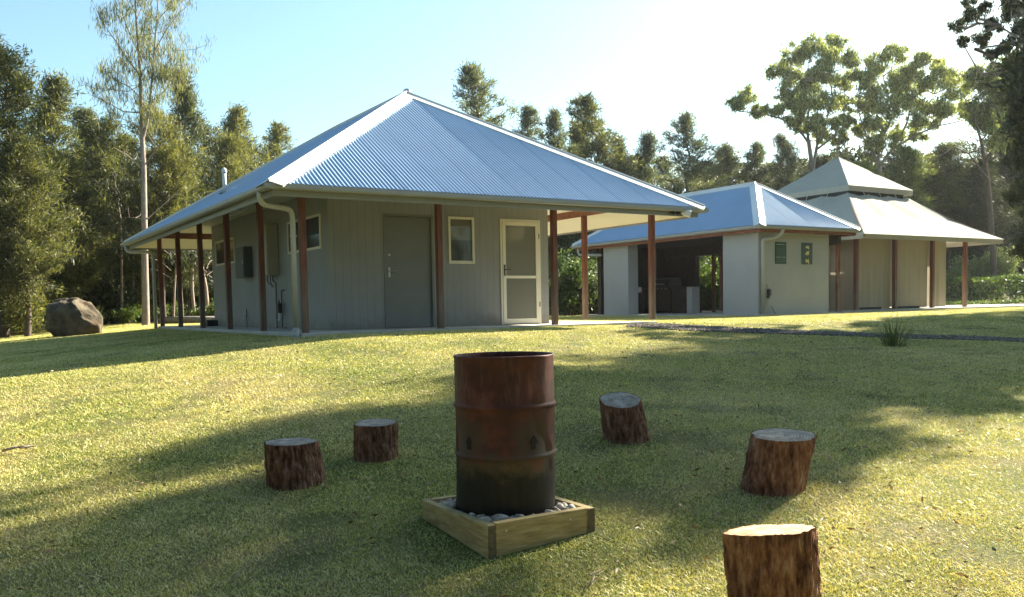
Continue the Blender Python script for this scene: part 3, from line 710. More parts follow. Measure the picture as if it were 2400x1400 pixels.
    m = MB(); m.box(-.13, .13, -.10, .10, .70, .738); m.box(-.13, -.10, -.10, -.07, .0, .70); m.box(.10, .13, -.10, -.07, 0, .70); m.box(-.13, -.10, .07, .10, 0, .70); m.box(.10, .13, .07, .10, 0, .70); sub(m, 'frame', 'black_plastic', t)
    m = MB(); m.bar((-.17, -.20, .02), (-.16, -.08, .68), .16, .02, up=(1, 0, 0)); sub(m, 'panel', 'white_paint', t)
    # signs
    def sign(x, label):
        t = thing('sign', (x, 3.299, 1.42), label, 'sign'); m = MB(); m.box(0, .46, -.018, -.001, 0, .62); bevel(sub(m, 'board', 'sign_green', t), .003); return t
    t = sign(14.87, 'dark green sign of pale text lines nearest the downpipe')
    r = random.Random(4)
    def textline(mb, z, hgt, x0=.045, x1=.415, gap=.5):
        x = x0
        while x < x1-.01:
            w = r.uniform(.5, 1.0)*hgt
            mb.box(x, min(x+w, x1), -.0215, -.0185, z, z+hgt*r.uniform(.75, 1)); x += w+hgt*(.28 if r.random() > .18 else .9)
    for z, h_ in ((.535, .032), (.178, .03)): m = MB(); textline(m, z, h_); sub(m, 'heading_lettering', 'sign_print', t)
    for z in [.49-.022*i for i in range(13)]+[.145-.022*i for i in range(5)]: m = MB(); textline(m, z, .011); sub(m, 'lettering', 'sign_print_faint', t)
    t = sign(15.98, 'dark green sign with three pale animal pictures')
    for j, zc in enumerate((.50, .30, .10)):
        m = MB()
        for k in range(3):
            a0 = r.uniform(0, 3.1); cx, cz = .24+r.uniform(-.05, .05), zc+r.uniform(-.03, .03); l = r.uniform(.05, .09); w = r.uniform(.02, .035)
            pts = [(cx+math.cos(a0)*l*c-math.sin(a0)*w*s_, -.0195-.0006*k, cz+math.sin(a0)*l*c+math.cos(a0)*w*s_) for c, s_ in ((1, 0), (.4, .8), (-.5, 1), (-1, .1), (-.5, -.9), (.5, -.8))]
            q = [(x_, y_-.002, z_) for x_, y_, z_ in pts]
            n = 6; m.add(pts+q, [tuple(range(n, 2*n))]+[(i, (i+1) % n, n+(i+1) % n, n+i) for i in range(n)])
        sub(m, 'picture', 'sign_picture', t)
    # tap with timer and hose
    t = thing('garden_tap', (14.55, 3.299, .62), 'black tap timer with a dangling hose below the signs', 'tap')
    m = MB(); m.box(-.05, .05, -.13, -.03, -.09, .09); m.box(-.08, .02, -.11, -.05, -.17, -.09); bevel(sub(m, 'valve_body', 'black_plastic', t), .02)
    m = MB(); m.tube(bend([(-.14, -.02, .23), (-.02, -.02, .23), (.0, -.06, .12), (0, -.06, .0), (-.02, -.06, -.3), (.0, -.03, -.42)], .03, 3), .012, 8); m.box(-.12, .16, -.05, -.01, -.40, -.35); sub(m, 'pipe', 'pipe_paint', t)
    m = MB(); m.tube(bend([(.12, -.05, -.38), (.16, -.08, -.5), (.22, -.1, -.6), (.36, -.12, -.655)], .03, 3), .009, 8); sub(m, 'hose', 'black_plastic', t)
make_shelter()
# ------------------------------------------------------------------ canvas pavilion
def make_tent():
    h = empty('canvas_pavilion', (23.2, 7.6, 0), 'beige two-tiered canvas pavilion with canvas walls between dark timber posts', 'tent')
    ox, oy = 23.2, 7.6
    def P(mb, name, mat, **k):
        mb.v = [(a-ox, b-oy, c) for a, b, c in mb.v]; return mb.build(name, mat, h, **k)
    m = MB(); m.box(18.9, 36.0, 4.15, 12.5, -.45, .03); bevel(P(m, 'slab', 'concrete'), .012)
    rr = random.Random(2)
    def side(mb, c0, c1, t0, t1, bays, sag, nu=10, nv=10, top_scallop=.0, dip=.06):
        c0, c1, t0, t1 = [np.array(p, float) for p in (c0, c1, t0, t1)]
        n = np.cross(c1-c0, t0-c0); n /= np.linalg.norm(n)
        if n[2] < 0: n = -n
        U = bays*nu; vs = []
        for j in range(nv+1):
            v = j/nv
            for i in range(U+1):
                u = i/U; p = (c0*(1-u)+c1*u)*(1-v)+(t0*(1-u)+t1*u)*v
                bu = (u*bays) % 1.0; s_ = math.sin(math.pi*bu)**.8 if 0 < bu < 1 else 0
                if i in (0, U): s_ = 0
                k = -sag*s_*(.35+.65*math.sin(math.pi*v))-dip*math.sin(math.pi*v)
                k += .012*math.sin(u*37+v*5)*s_+(-.02 if abs(v-.5) < .001 else 0)
                p = p+n*k
                if j == nv and top_scallop: p = p+(c0*(1-u)+c1*u-p)*top_scallop*s_
                vs.append(p)
        fs = [(j*(U+1)+i, j*(U+1)+i+1, (j+1)*(U+1)+i+1, (j+1)*(U+1)+i) for j in range(nv) for i in range(U)]
        mb.add(vs, fs)
    ex0, ex1, ey0, ey1, ze = 19.25, 27.12, 3.6, 11.5, 2.42
    tx0, tx1, ty0, ty1, zt = 21.75, 25.10, 6.1, 9.45, 4.10
    E_ = [(ex0, ey0, ze), (ex1, ey0, ze), (ex1, ey1, ze), (ex0, ey1, ze)]; T = [(tx0, ty0, zt), (tx1, ty0, zt), (tx1, ty1, zt), (tx0, ty1, zt)]
    m = MB()
    for k in range(4): side(m, E_[k], E_[(k+1) % 4], T[k], T[(k+1) % 4], 3, .05, top_scallop=.045)
    P(m, 'lower_roof', 'canvas_roof', smooth=True)
    def valance(mb, c, drop, wob):
        for k in range(4):
            a, b = np.array(c[k]), np.array(c[(k+1) % 4]); N = 60; vs = []
            out = np.array([b[1]-a[1], -(b[0]-a[0]), 0]); out /= np.linalg.norm(out)
            for i in range(N+1):
                u = i/N; p = a*(1-u)+b*u; w = wob*math.sin(u*19+k)*math.sin(math.pi*u)
                vs += [p, p+np.array([0, 0, -drop+w*.4])-out*(.045+w)]
            mb.add(vs, [(2*i, 2*i+2, 2*i+3, 2*i+1) for i in range(N)])
    m = MB(); valance(m, E_, .15, .015); P(m, 'lower_valance', 'canvas_roof', smooth=True)
    # cap
    cx0, cx1, cy0, cy1, zc = 21.66, 25.36, 6.0, 9.70, 4.34; ap = (23.5, 7.85, 5.72)
    Cc = [(cx0, cy0, zc), (cx1, cy0, zc), (cx1, cy1, zc), (cx0, cy1, zc)]
    m = MB()
    for k in range(4): side(m, Cc[k], Cc[(k+1) % 4], ap, ap, 1, .02, nu=14, dip=.0)
    P(m, 'cap_roof', 'canvas_roof', smooth=True)
    m = MB(); valance(m, Cc, .185, .012); P(m, 'cap_valance', 'canvas_roof', smooth=True)
    m = MB(); ring(m, tx0+.08, tx1-.08, ty0+.08, ty1-.08, .06, 4.0, 4.25); P(m, 'vent_gap_shade', 'dark_gap')  # near-black ring painted as the shade inside the gap under the cap
    for x in (22.5, 23.4, 24.3): m = MB(); m.tube([(x, cy0+.05, zc-.16), (x+.02, cy0+.0, zc-.27), (x+.12, cy0+.02, zc-.42), (x+.2, cy0+.1, zc-.33)], .012, 6); P(m, 'tie_rope', 'rope')
    for y in (6.9, 7.8, 8.7): m = MB(); m.tube([(cx0+.05, y, zc-.16), (cx0-.02, y, zc-.3), (cx0-.1, y-.06, zc-.44)], .012, 6); P(m, 'tie_rope', 'rope')
    # rafters below the canvas
    for k in range(4): m = MB(); m.bar(np.array(E_[k])*1+np.array([0, 0, -.07]), np.array(T[k])+np.array([0, 0, -.12]), .05, .08); P(m, 'rafter', 'beam_timber')
    # perimeter beam and posts
    px0, px1, py0, py1 = 20.2, 26.38, 4.6, 10.6
    m = MB(); m.box(px0-.05, px1+.05, py0-.035, py0+.035, 2.42, 2.54); m.box(px0-.05, px1+.05, py1-.035, py1+.035, 2.42, 2.54)
    m.box(px0-.035, px0+.035, py0+.035, py1-.035, 2.42, 2.54); m.box(px1-.035, px1+.035, py0+.035, py1-.035, 2.42, 2.54)
    m.v = [(a, b, c+.10) for a, b, c in m.v]; P(m, 'beam', 'beam_timber')
    sx = [20.2, 22.24, 24.38, 26.38]
    for (x, y) in [(x, py0) for x in sx]+[(x, py1) for x in sx]+[(px0, y) for y in (6.6, 8.6)]+[(px1, y) for y in (6.6, 8.6)]:
        m = MB(); m.box(-.062, .062, -.062, .062, .03, 2.52); o = m.build('post', 'post_timber', h); o.location = (x-ox, y-oy, 0); bevel(o, .006)
    # canvas walls with soft vertical folds; chamfered right corner
    def curtain(pts, name='canvas_wall', z0=.06, z1=2.66, seed=0):
        m = MB(); vs = []; L = 0; r = random.Random(seed); ph = [r.random()*6 for _ in range(4)]
        P_ = [np.array(p, float) for p in pts]; samples = []
        for a, b in zip(P_[:-1], P_[1:]):
            n = max(2, int(np.linalg.norm(b-a)/.05)); samples += [a*(1-i/n)+b*i/n for i in range(n)]
        samples.append(P_[-1]); nz_ = 8
        nrm = []
        for i, p in enumerate(samples):
            d = samples[min(i+1, len(samples)-1)]-samples[max(i-1, 0)]; d /= np.linalg.norm(d); nrm.append(np.array([d[1], -d[0]]))
        for j in range(nz_+1):
            z = z0+(z1-z0)*j/nz_; g = 1-.6*j/nz_
            for i, p in enumerate(samples):
                q = p+nrm[i]*g*(.020*math.sin(i*.55+ph[0]+.5*math.sin(j*.7))+.014*math.sin(i*.23+ph[1])+.010*math.sin(i*1.1+ph[2]))
                vs.append((q[0], q[1], z))
        n = len(samples); m.add(vs, [(j*n+i, j*n+i+1, (j+1)*n+i+1, (j+1)*n+i) for j in range(nz_) for i in range(n-1)])
        return P(m, name, 'canvas_wall', smooth=True)
    for i in range(2): curtain([(sx[i]+.07, 4.74), (sx[i+1]-.07, 4.74)], seed=i)
    curtain([(sx[2]+.07, 4.74), (25.45, 4.74), (25.80, 5.2), (25.80, 10.4)], seed=4)
    curtain([(20.35, 4.74), (20.35, 10.4), (25.8, 10.4)], seed=5)
    for i in range(2): m = MB(); m.box(sx[i]+.30, sx[i+1]-.62, 4.665, 4.695, .035, .11); P(m, 'floor_sleeve', 'dark_gap')
    curtain([(18.6, 5.6), (20.2, 5.6)], seed=6, z1=2.45)
make_tent()
# ------------------------------------------------------------------ burn drum and its planter
def make_drum():
    DX, DY = -2.135, -9.62; zb = -.80; R = .293; Hh = .90
    ang = math.atan2(CAM[1]-DY, CAM[0]-DX)      # towards the viewer
    vent = []
    for off in (-.78, .58):                        # photo: left and right of centre
        t = ang-off if False else ang+off; vent.append((t, .40))
    global VENTS
    VENTS = [(R*math.cos(t), R*math.sin(t), z+.03) for t, z in vent]; drum_mat()
    t = thing('burn_drum', (DX, DY, zb), 'rusty red open-topped steel drum with charred base and arrow-shaped vents', 'drum')
    prof = [(R-.004, 0), (R, .012), (R, .30), (R+.004, .312), (R+.012, .322), (R+.004, .332), (R, .344), (R, .585), (R+.004, .597), (R+.013, .608), (R+.004, .619), (R, .631), (R, Hh-.02), (R+.003, Hh-.012), (R+.004, Hh-.004), (R, Hh), (R-.006, Hh-.002), (R-.008, Hh-.02), (R-.004, Hh-.04), (R-.004, .02), (.0, .02)]
    n = 120; vs = []; 
    rr = random.Random(5)
    for r, z in prof:
        for k in range(n):
            a_ = 2*math.pi*k/n; dent = .0035*math.sin(a_*3+z*6)+.0025*math.sin(a_*7+z*11+1)
            dent += -.010*math.exp(-((a_-ang-.3) % 6.283)**2*8-((z-.75)*6)**2)
            q = max(r+dent*(1 if r > .1 else 0), 0); vs.append((q*math.cos(a_), q*math.sin(a_), z))
    fs = []
    for i in range(len(prof)-1):
        for k in range(n): a_, b_ = i*n+k, i*n+(k+1) % n; fs.append((a_, b_, b_+n, a_+n))
    m = MB(); m.add(vs, fs); o = m.build('shell', 'rusty_drum', t, smooth=True)
    # arrow vents: dark openings shown as recessed black arrow shapes, slightly proud lips
    for tt, z in vent:
        m = MB(); arrow = [(-.014, 0), (.014, 0), (.013, .034), (.030, .036), (.002, .078), (-.029, .034), (-.015, .035)]
        pts = [((R+.0045)*math.cos(tt+x/R), (R+.0045)*math.sin(tt+x/R), z-.03+zz) for x, zz in arrow]
        q = [((R-.01)*math.cos(tt+x/R), (R-.01)*math.sin(tt+x/R), z-.03+zz) for x, zz in arrow]
        nA = 7; m.add(pts+q, [(0, 1, 2, 6), (3, 4, 5), (6, 2, 3, 5)]+[(i, (i+1) % nA, nA+(i+1) % nA, nA+i) for i in range(nA)])
        m.build('arrow_vent', 'char', t)
    m = MB(); m.lathe([(.0, .10), (.12, .13), (.2, .10), (.285, .08)], n=32); m.build('ash', 'char', t)
    # planter
    bx0, bx1, by0, by1 = -2.505, -1.785, -10.02, -9.235; zt = -.787; tk = .05
    t = thing('planter_box', ((bx0+bx1)/2, (by0+by1)/2, -.93), 'square box of pale treated timber boards round the rusty drum', 'planter')
    c = ((bx0+bx1)/2, (by0+by1)/2, -.93)
    def B(x0, x1, y0, y1, z1=zt):
        m = MB(); m.box(x0-c[0], x1-c[0], y0-c[1], y1-c[1], -.18, z1-c[2]); bevel(m.build('board', 'planter_timber', t), .005)
    B(bx0+tk+.002, bx1-tk-.002, by0, by0+tk); B(bx0, bx0+tk, by0-.003, by1, zt-.003); B(bx0+tk+.002, bx1-tk-.002, by1-tk, by1); B(bx1-tk, bx1, by0-.003, by1, zt-.003)
    for xx in (bx0, bx1-tk):
        m = MB(); m.box(xx-c[0]+.002, xx+tk-c[0]-.002, by0-.006-c[1], by0-.0035-c[1], -.1, zt-.008-c[2]); m.build('end_grain', 'end_grain', t)
    for xx, yy in ((bx0+.12, by0), (bx0+.55, by0)):
        m = MB(); m.tube([(xx-c[0], yy-c[1]-.001, zt-.05-c[2]), (xx-c[0], yy-c[1]+.004, zt-.05-c[2])], .006, 8); m.build('screw', 'steel', t)
    r = np.random.default_rng(8); P_ = []; R_ = []
    m = MB(); m.box(bx0+tk, bx1-tk, by0+tk, by1-tk, -.95, zt-.055); m.v = [(a-c[0], b-c[1], z-c[2]) for a, b, z in m.v]; m.build('gravel_fill', 'gravel', t)
    for _ in range(1500):
        x, y = r.uniform(bx0+tk+.02, bx1-tk-.02), r.uniform(by0+tk+.02, by1-tk-.02)
        if math.hypot(x-DX, y-DY) < R+.012: continue
        P_.append((x-c[0], y-c[1], zt-.045+r.random()*.035-c[2])); R_.append(r.choice([.012, .018, .027, .040], p=[.3, .33, .25, .12]))
    P_ = np.array(P_); R_ = np.array(R_); 
    R_ = np.minimum(R_, np.hypot(P_[:, 0]+c[0]-DX, P_[:, 1]+c[1]-DY)-R+.002)
    stones_mesh(P_, np.maximum(R_, .008), 'pebble', None, None, r, t)
make_drum()
# ------------------------------------------------------------------ log stumps
def stump(px, pyb, pxt, pyt, wpx, tilt, label, seed, top='cut_wood', flare=1.0, zg=None, d=None):
    if d is None: g = gpt(px, pyb)
    else: g = at(px, pyb, d); g[2] = gz(g[0], g[1])
    dd = (g-CAM)@FW; r0 = wpx*dd/FPX/2
    g = g+np.array([math.sin(YAW), math.cos(YAW), 0])*r0*.8; g[2] = gz(g[0], g[1])
    hh = (pyb-pyt)*dd/FPX*1.0
    t = thing('log_stump', tuple(g), label, 'log stool', 'log stools round the drum')
    rr = random.Random(seed); n, m_ = 220, 48; V = np.zeros((m_, n, 3))
    top_n = np.array([tilt[0], tilt[1]]); lean = np.array([tilt[2], tilt[3]])
    for j in range(m_):
        v = j/(m_-1)
        for k in range(n):
            a_ = 2*math.pi*k/n; p = Vector((math.cos(a_)*1.6, math.sin(a_)*1.6, v*.8+seed*7.1))
            lump = mnoise.noise(p)*.11; ridge = abs(mnoise.noise(Vector((math.cos(a_)*7, math.sin(a_)*7, v*2.2+seed))))**.7; fine = mnoise.noise(Vector((math.cos(a_)*20, math.sin(a_)*20, v*9+seed)))+.7*mnoise.noise(Vector((math.cos(a_)*40, math.sin(a_)*40, v*16+seed)))
            rad_ = r0*(1+lump+.05-.13*ridge+.032*fine)*(1+(flare-1)*(1-v))
            z = -.04+v*(hh+.04)+ (v**2)*(top_n[0]*math.cos(a_)+top_n[1]*math.sin(a_))*r0
            V[j, k] = (rad_*math.cos(a_)+lean[0]*v*hh, rad_*math.sin(a_)+lean[1]*v*hh, z)
    vs = V.reshape(-1, 3).tolist(); fs = [(j*n+k, j*n+(k+1) % n, (j+1)*n+(k+1) % n, (j+1)*n+k) for j in range(m_-1) for k in range(n)]
    mb = MB(); mb.add(vs, fs); mb.build('bark', 'stump_bark', t, smooth=True)
    c = V[-1].mean(0); vs = [tuple(c+np.array([0, 0, .004]))]; rings = 5
    for q in range(1, rings+1):
        for k in range(n):
            p = c+(V[-1, k]-c)*(q/rings)*.985; vs.append((p[0], p[1], p[2]+(.004 if q < rings else -.002)+.0025*mnoise.noise(Vector((p[0]*30, p[1]*30, seed)))))
    fs = [(0, 1+k, 1+(k+1) % n) for k in range(n)]+[(1+(q-1)*n+k, 1+(q-1)*n+(k+1) % n, 1+q*n+(k+1) % n, 1+q*n+k)[::-1] for q in range(1, rings) for k in range(n)]
    mb = MB(); mb.add(vs, fs); mb.build('cut_top', top, t, smooth=False)
stump(685, 1146, 676, 1047, 125, (.0, .0, -.12, .02), 'squat weathered log stump leftmost of the five round the drum', 1, flare=1.04)
stump(876, 1083, 874, 1000, 101, (.03, .05, .0, .0), 'smallest reddish brown log stump just left of the drum', 2)
stump(1475, 1038, 1462, 946, 96, (.155, .247, -.16, .08), 'leaning log stump nearest the cottage, right of the drum', 3, flare=1.12)
stump(1822, 1163, 1848, 1034, 146, (.04, .07, .24, -.10), 'wide weathered log stump under the shade on the right', 4, flare=1.0)
stump(1838, 1475, 1812, 1270, 210, (-.012, -.17, -.06, .0), 'sunlit orange brown log stump in front, cut by the photo edge', 5, 'cut_wood_fresh', flare=1.03)
# ------------------------------------------------------------------ boulder
def boulder():
    g = gpt(176, 786); d = (g-CAM)@FW; w = 112*d/FPX; hh = 86*d/FPX
    import bmesh
    bm = bmesh.new(); bmesh.ops.create_icosphere(bm, subdivisions=5, radius=1)
    side = np.array([math.cos(YAW), -math.sin(YAW)])
    for v in bm.verts:
        p = v.co.copy(); n1 = mnoise.noise(p*1.3+Vector((3, 1, 2)))*.22+mnoise.noise(p*3.1)*.09+mnoise.noise(p*8)*.035+mnoise.noise(p*18)*.012
        # facet with a few cutting planes
        for nx, ny, nz_, dd in ((.75, -.3, .6, .74), (-.9, -.3, .25, .80), (.2, -.95, .15, .78), (-.3, -.5, .85, .84), (.95, .1, -.1, .88), (0, .9, .3, .8)):
            q = Vector((nx, ny, nz_)).normalized(); s = p.dot(q)
            if s > dd: p -= q*(s-dd)*1.0
        p *= 1+n1
        v.co = Vector((p.x*w*.60, p.y*w*.42, max(p.z, -.55)*hh*.72+hh*.36))
    me = bpy.data.meshes.new('boulder'); bm.to_mesh(me); bm.free(); me.materials.append(MATS['boulder_rock'])
    for p in me.polygons: p.use_smooth = True
    o = bpy.data.objects.new('boulder', me); COL.objects.link(o); o.location = (g[0], g[1], g[2]); o.rotation_euler = (0, 0, -YAW)
    tag(o, 'big brown boulder on the sunny lawn at the forest edge', 'rock')
    return g
BG = boulder()
# ------------------------------------------------------------------ grass tufts
def tuft(name, pos, n, hgt, spread, mat, label, cat, seed, wid=.012):
    r = np.random.default_rng(seed); V = []; F = []; q = 0; R = []
    for i in range(n):
        a_ = r.random()*6.28; s = r.random()*spread; L = hgt*r.uniform(.5, 1.1); b = r.random()*.12*spread*4
        c, s_ = math.cos(a_), math.sin(a_); sd = np.array([-s_, c, 0])*wid/2; rv = r.random()
        for k in range(5):
            t = k/4; p = np.array([c*(b+s*t**1.6), s_*(b+s*t**1.6), L*(t-.25*t*t*s/max(spread, .01))]); w = (1-t)**.6
            V += [p-sd*w, p+sd*w]; R += [rv, rv]
        for k in range(4): F.append((q+2*k, q+2*k+1, q+2*k+3, q+2*k+2))
        q += 10
    o = npmesh(name, np.array(V), np.array(F), mat, None, np.array(R)); o.location = pos
    if label: tag(o, label, cat)
    return o
g = gpt(2095, 812); tuft('grass_tuft', tuple(g), 110, .52, .46, 'tuft_blades', 'tall tuft of strappy grass standing alone on the right lawn', 'grass tuft', 1, .012)
g = gpt(222, 770); tuft('grass_tuft', tuple(at(222, 762, 30)), 120, .75, .45, 'pale_leaves', 'pale grass tuft right behind the boulder', 'grass tuft', 2, .03)
# ------------------------------------------------------------------ lawn blades
def lawn():
    r = np.random.default_rng(5); N = 2150000
    # sample in view wedge: depth distribution favouring near ground
    D = 2.3+(r.random(N)**1.45)*33.0; u = np.where(r.random(N) < .82, r.uniform(-.62, .62, N), r.uniform(-1.0, 1.0, N))
    X = CAM[0]+D*(math.sin(YAW)+u*math.cos(YAW)); Y = CAM[1]+D*(math.cos(YAW)-u*math.sin(YAW))
    keep = (X < 50) & ~((X > -.13) & (X < 7.53) & (Y > -.13) & (Y < 11.8)) & ~((X > 14) & (X < 18.1) & (Y > 3.1) & (Y < 11.4)) & ~((X > 18.85) & (X < 36.1) & (Y > 4.1) & (Y < 12.6)) & ~((X > -2.53) & (X < -1.735) & (Y > -10.05) & (Y < -9.20))
    X, Y, D = X[keep], Y[keep], D[keep]
    # keep the gravel path mostly clear
    pm = (PU+PL)/2; dm = np.full(len(X), 9.)
    for i in range(len(pm)-1):
        a_, b_ = pm[i, :2], pm[i+1, :2]; ab = b_-a_; t = np.clip(((X-a_[0])*ab[0]+(Y-a_[1])*ab[1])/(ab@ab), 0, 1)
        dm = np.minimum(dm, np.hypot(X-a_[0]-t*ab[0], Y-a_[1]-t*ab[1]))
    k = (dm > .38) | (r.random(len(X)) < .06); X, Y, D = X[k], Y[k], D[k]; n = len(X)
    worn = np.sin(X*1.9+2*np.sin(Y*.8))*np.sin(Y*2.3+1.7*np.sin(X*1.1))+.6*np.sin(X*6.1+Y*3.7+np.sin(Y*5))*np.sin(Y*7.3-X*2.2)
    k = r.random(len(X)) > np.clip((worn-.35)*.9, 0, .72); X, Y, D = X[k], Y[k], D[k]; n = len(X)
    Z = H(X, Y)-.004
    clump = .5+.5*np.sin(X*5.1+np.sin(Y*4.3)*2)*np.sin(Y*6.7+np.sin(X*3.9)*2)
    hgt = (.006+.010*r.random(n)+.011*clump*r.random(n))*(1+.02*D)
    wd = (.0024+.0018*r.random(n))*(1+.10*D)
    a_ = r.random(n)*6.283; lean = r.random(n)*2.4*hgt; b = r.random(n)*6.283
    P = np.stack([X, Y, Z], -1); sd = np.stack([np.cos(a_), np.sin(a_), 0*a_], -1)*wd[:, None]*.5
    tp = P+np.stack([np.cos(b)*lean, np.sin(b)*lean, hgt], -1)
    V = np.stack([P-sd, P+sd, tp], 1).reshape(-1, 3)
    F = np.arange(n*3).reshape(n, 3)
    rv = np.clip(r.random(n)*.9+(r.random(n) < .12)*.35, 0, 1.25)
    o = npmesh('grass', V, F, 'grass_blades', None, np.repeat(rv, 3)); tag(o, 'short mown blades of green and dry grass over the lawn', 'grass', kind='stuff')
    # fallen leaves and bits of bark
    m = 2200; D = 2.6+(r.random(m)**1.1)*15; u = r.uniform(-.6, .6, m)
    X = CAM[0]+D*(math.sin(YAW)+u*math.cos(YAW)); Y = CAM[1]+D*(math.cos(YAW)-u*math.sin(YAW)); k = Y < -.9; X, Y = X[k], Y[k]; m = len(X)
    c = np.stack([X, Y, H(X, Y)+.028+.012*r.random(m)], -1); d_ = r.normal(size=(m, 3))*np.array([1, 1, .3]); d_ /= np.linalg.norm(d_, axis=1)[:, None]
    V, F, R_ = leaf_quads(c, d_, r.uniform(.02, .06, m), r.uniform(.008, .022, m), r)
    tag(npmesh('fallen_leaves', V, F, 'dry_leaves', None, R_), 'scattered dry fallen leaves on the lawn', 'leaves', kind='stuff')
lawn()
def stick(px, py, L, az, label, r0=.012, dz=.03):
    g = gpt(px, py); m = MB(); c, s_ = math.cos(az), math.sin(az)
    m.tube([(0, 0, 0), (c*L*.4, s_*L*.4, .025), (c*L*.7-.03, s_*L*.7+.03, .015), (c*L, s_*L, .03)], [r0, r0*.9, r0*.7, r0*.3], 7)
    m.tube([(c*L*.4, s_*L*.4, .025), (c*L*.6+.06, s_*L*.6+.02, .03)], [r0*.6, r0*.2], 6)
    o = m.build('fallen_stick', 'trunk_pale', smooth=True); o.location = (g[0], g[1], g[2]+dz); tag(o, label, 'stick')
stick(5, 1066, .26, -.3, 'pale fallen stick on the sunny grass by the left photo edge')
stick(1380, 1390, .22, .6, 'thin fallen stick on the grass in front of the planter box', .005)
stick(540, 1380, .3, .9, 'thin fallen twig on the shaded grass at the bottom left', .004)
# ------------------------------------------------------------------ trees
def limb(mb, pts, r0, r1, n=8):
    k = len(pts); mb.tube(pts, [r0+(r1-r0)*i/(k-1) for i in range(k)], n, cap=False)
def needle_cloud(cents, rads, dirs, n, r, L=(.16, .34), Wd=(.018, .04), up=.25, spread=.8):
    cents = np.array(cents); rads = np.array(rads); dirs = np.array(dirs)
    w = rads**1.5; idx = r.choice(len(cents), n, p=w/w.sum())
    off = r.normal(size=(n, 3))*.5; off[:, 2] *= .9
    c = cents[idx]+off*rads[idx][:, None]
    d = dirs[idx]*.7+r.normal(size=(n, 3))*spread*.6+np.array([0, 0, up]); d /= np.linalg.norm(d, axis=1)[:, None]
    return leaf_quads(c, d, r.uniform(*L, n), r.uniform(*Wd, n), r)
MESHES = {}
def she_oak_mesh(key, Ht, R, seed, leafmat, barkmat='trunk_dark', nb=90, leaves=15000, b0=.08, bare=0, gap=9, jit=.32, L=(.15, .36), Wd=(.022, .052), tuft=.36, prof=None):
    r = np.random.default_rng(seed); tr = MB(); N = 10
    wob = r.normal(size=(N, 2))*.05*Ht/10; P = [np.array([wob[i, 0]*i*.5, wob[i, 1]*i*.5, Ht*i/(N-1)]) for i in range(N)]; P[0] = np.zeros(3)
    rb = .012*Ht+.02; limb(tr, P, rb, .012, 9)
    def tp(z): q = z/Ht*(N-1); i = min(int(q), N-2); return P[i]+(P[i+1]-P[i])*(q-i)
    C, Rr, Dd = [], [], []
    for i in range(nb):
        u = (i+r.random())/nb; z = Ht*(b0+(1-b0)*u); pr = (prof(u) if prof else (min(1, .55+u*2.2)*(1-u)**.62+.05))
        ln = R*pr*r.uniform(.88-jit, .88+jit); az = i*2.4+r.normal()*.5; up = r.uniform(.25, .9)
        d = np.array([math.cos(az), math.sin(az), up]); a_ = tp(z); b_ = a_+d*np.array([1, 1, .8])*ln; mid = (a_+b_)/2+np.array([0, 0, -.08*ln])
        limb(tr, [a_, mid, b_], max(.010, .022*ln), .006, 5)
        if u < bare or (u > gap and r.random() < .35): continue
        m = max(2, int(ln/.33))
        for k in range(m):
            f = .3+.75*(k+r.random())/m; c = a_+(b_-a_)*f+r.normal(size=3)*.16*ln*.5; C.append(c); Rr.append(tuft*r.uniform(.6, 1.25)); dn = d+np.array([0, 0, r.uniform(-.5, .6)]); Dd.append(dn/np.linalg.norm(dn))
    for k in range(5): C.append(tp(Ht*(.97-.02*k))+r.normal(size=3)*.06); Rr.append(tuft*.6); Dd.append(np.array([0, 0, 1.]))
    V, F, Rn = needle_cloud(C, Rr, Dd, leaves, r, L, Wd)
    MESHES[key] = (tr, (V, F, Rn), leafmat, barkmat, Ht); return key
def bush_mesh(key, w, hh, seed, leafmat, leaves=7000, L=(.08, .16), Wd=(.03, .06)):
    r = np.random.default_rng(seed); tr = MB(); C, Rr, Dd = [], [], []
    for i in range(16):
        az = r.random()*6.28; s = r.random()**.6*w; z = hh*r.uniform(.45, .95)*(1-.35*(s/w)**2); b_ = np.array([math.cos(az)*s, math.sin(az)*s, z])
        limb(tr, [np.array([math.cos(az)*.08, math.sin(az)*.08, -.1]), b_*np.array([.5, .5, .6]), b_], .03, .008, 5)
        for k in range(5): C.append(b_*r.uniform(.45, 1.08)+r.normal(size=3)*.14*w); Rr.append(.34*w*r.uniform(.5, 1)); Dd.append(np.array([math.cos(az)*.4, math.sin(az)*.4, .6]))
    V, F, Rn = needle_cloud(C, Rr, Dd, leaves, r, L, Wd, .1, 1.4); V[:, 2] = np.maximum(V[:, 2], -.05)
    MESHES[key] = (tr, (V, F, Rn), leafmat, 'trunk_dark', hh)
BUILT = {}
def plant(key, pos, scale, rot, label, cat, name, group=None, leafmat=None, barkmat=None, parts=('trunk', 'crown'), sxy=1.0):
    tr, lf, lm, bmn, Ht = MESHES[key]
    lm = leafmat or lm; bmn = barkmat or bmn
    e_ = empty(name, tuple(pos), label, cat, group); e_.rotation_euler = (0, 0, rot); e_.scale = (scale*sxy, scale*sxy, scale)
    kk = (key, lm, bmn)
    if kk not in BUILT:
        t = tr.build(parts[0], bmn, e_, smooth=True); c = npmesh(parts[1], lf[0], lf[1], lm, e_, lf[2]); BUILT[kk] = (t, c)
    else:
        for s in BUILT[kk]:
            o = s.copy(); COL.objects.link(o); o.parent = e_
    return e_
she_oak_mesh('oakA', 11, 2.1, 21, 'needles_olive', leaves=36000, nb=150, b0=.015, prof=lambda u: min(1, .8+u)*(1-u)**.6+.06)
she_oak_mesh('oakB', 11, 1.7, 22, 'needles_olive', leaves=26000, nb=130)
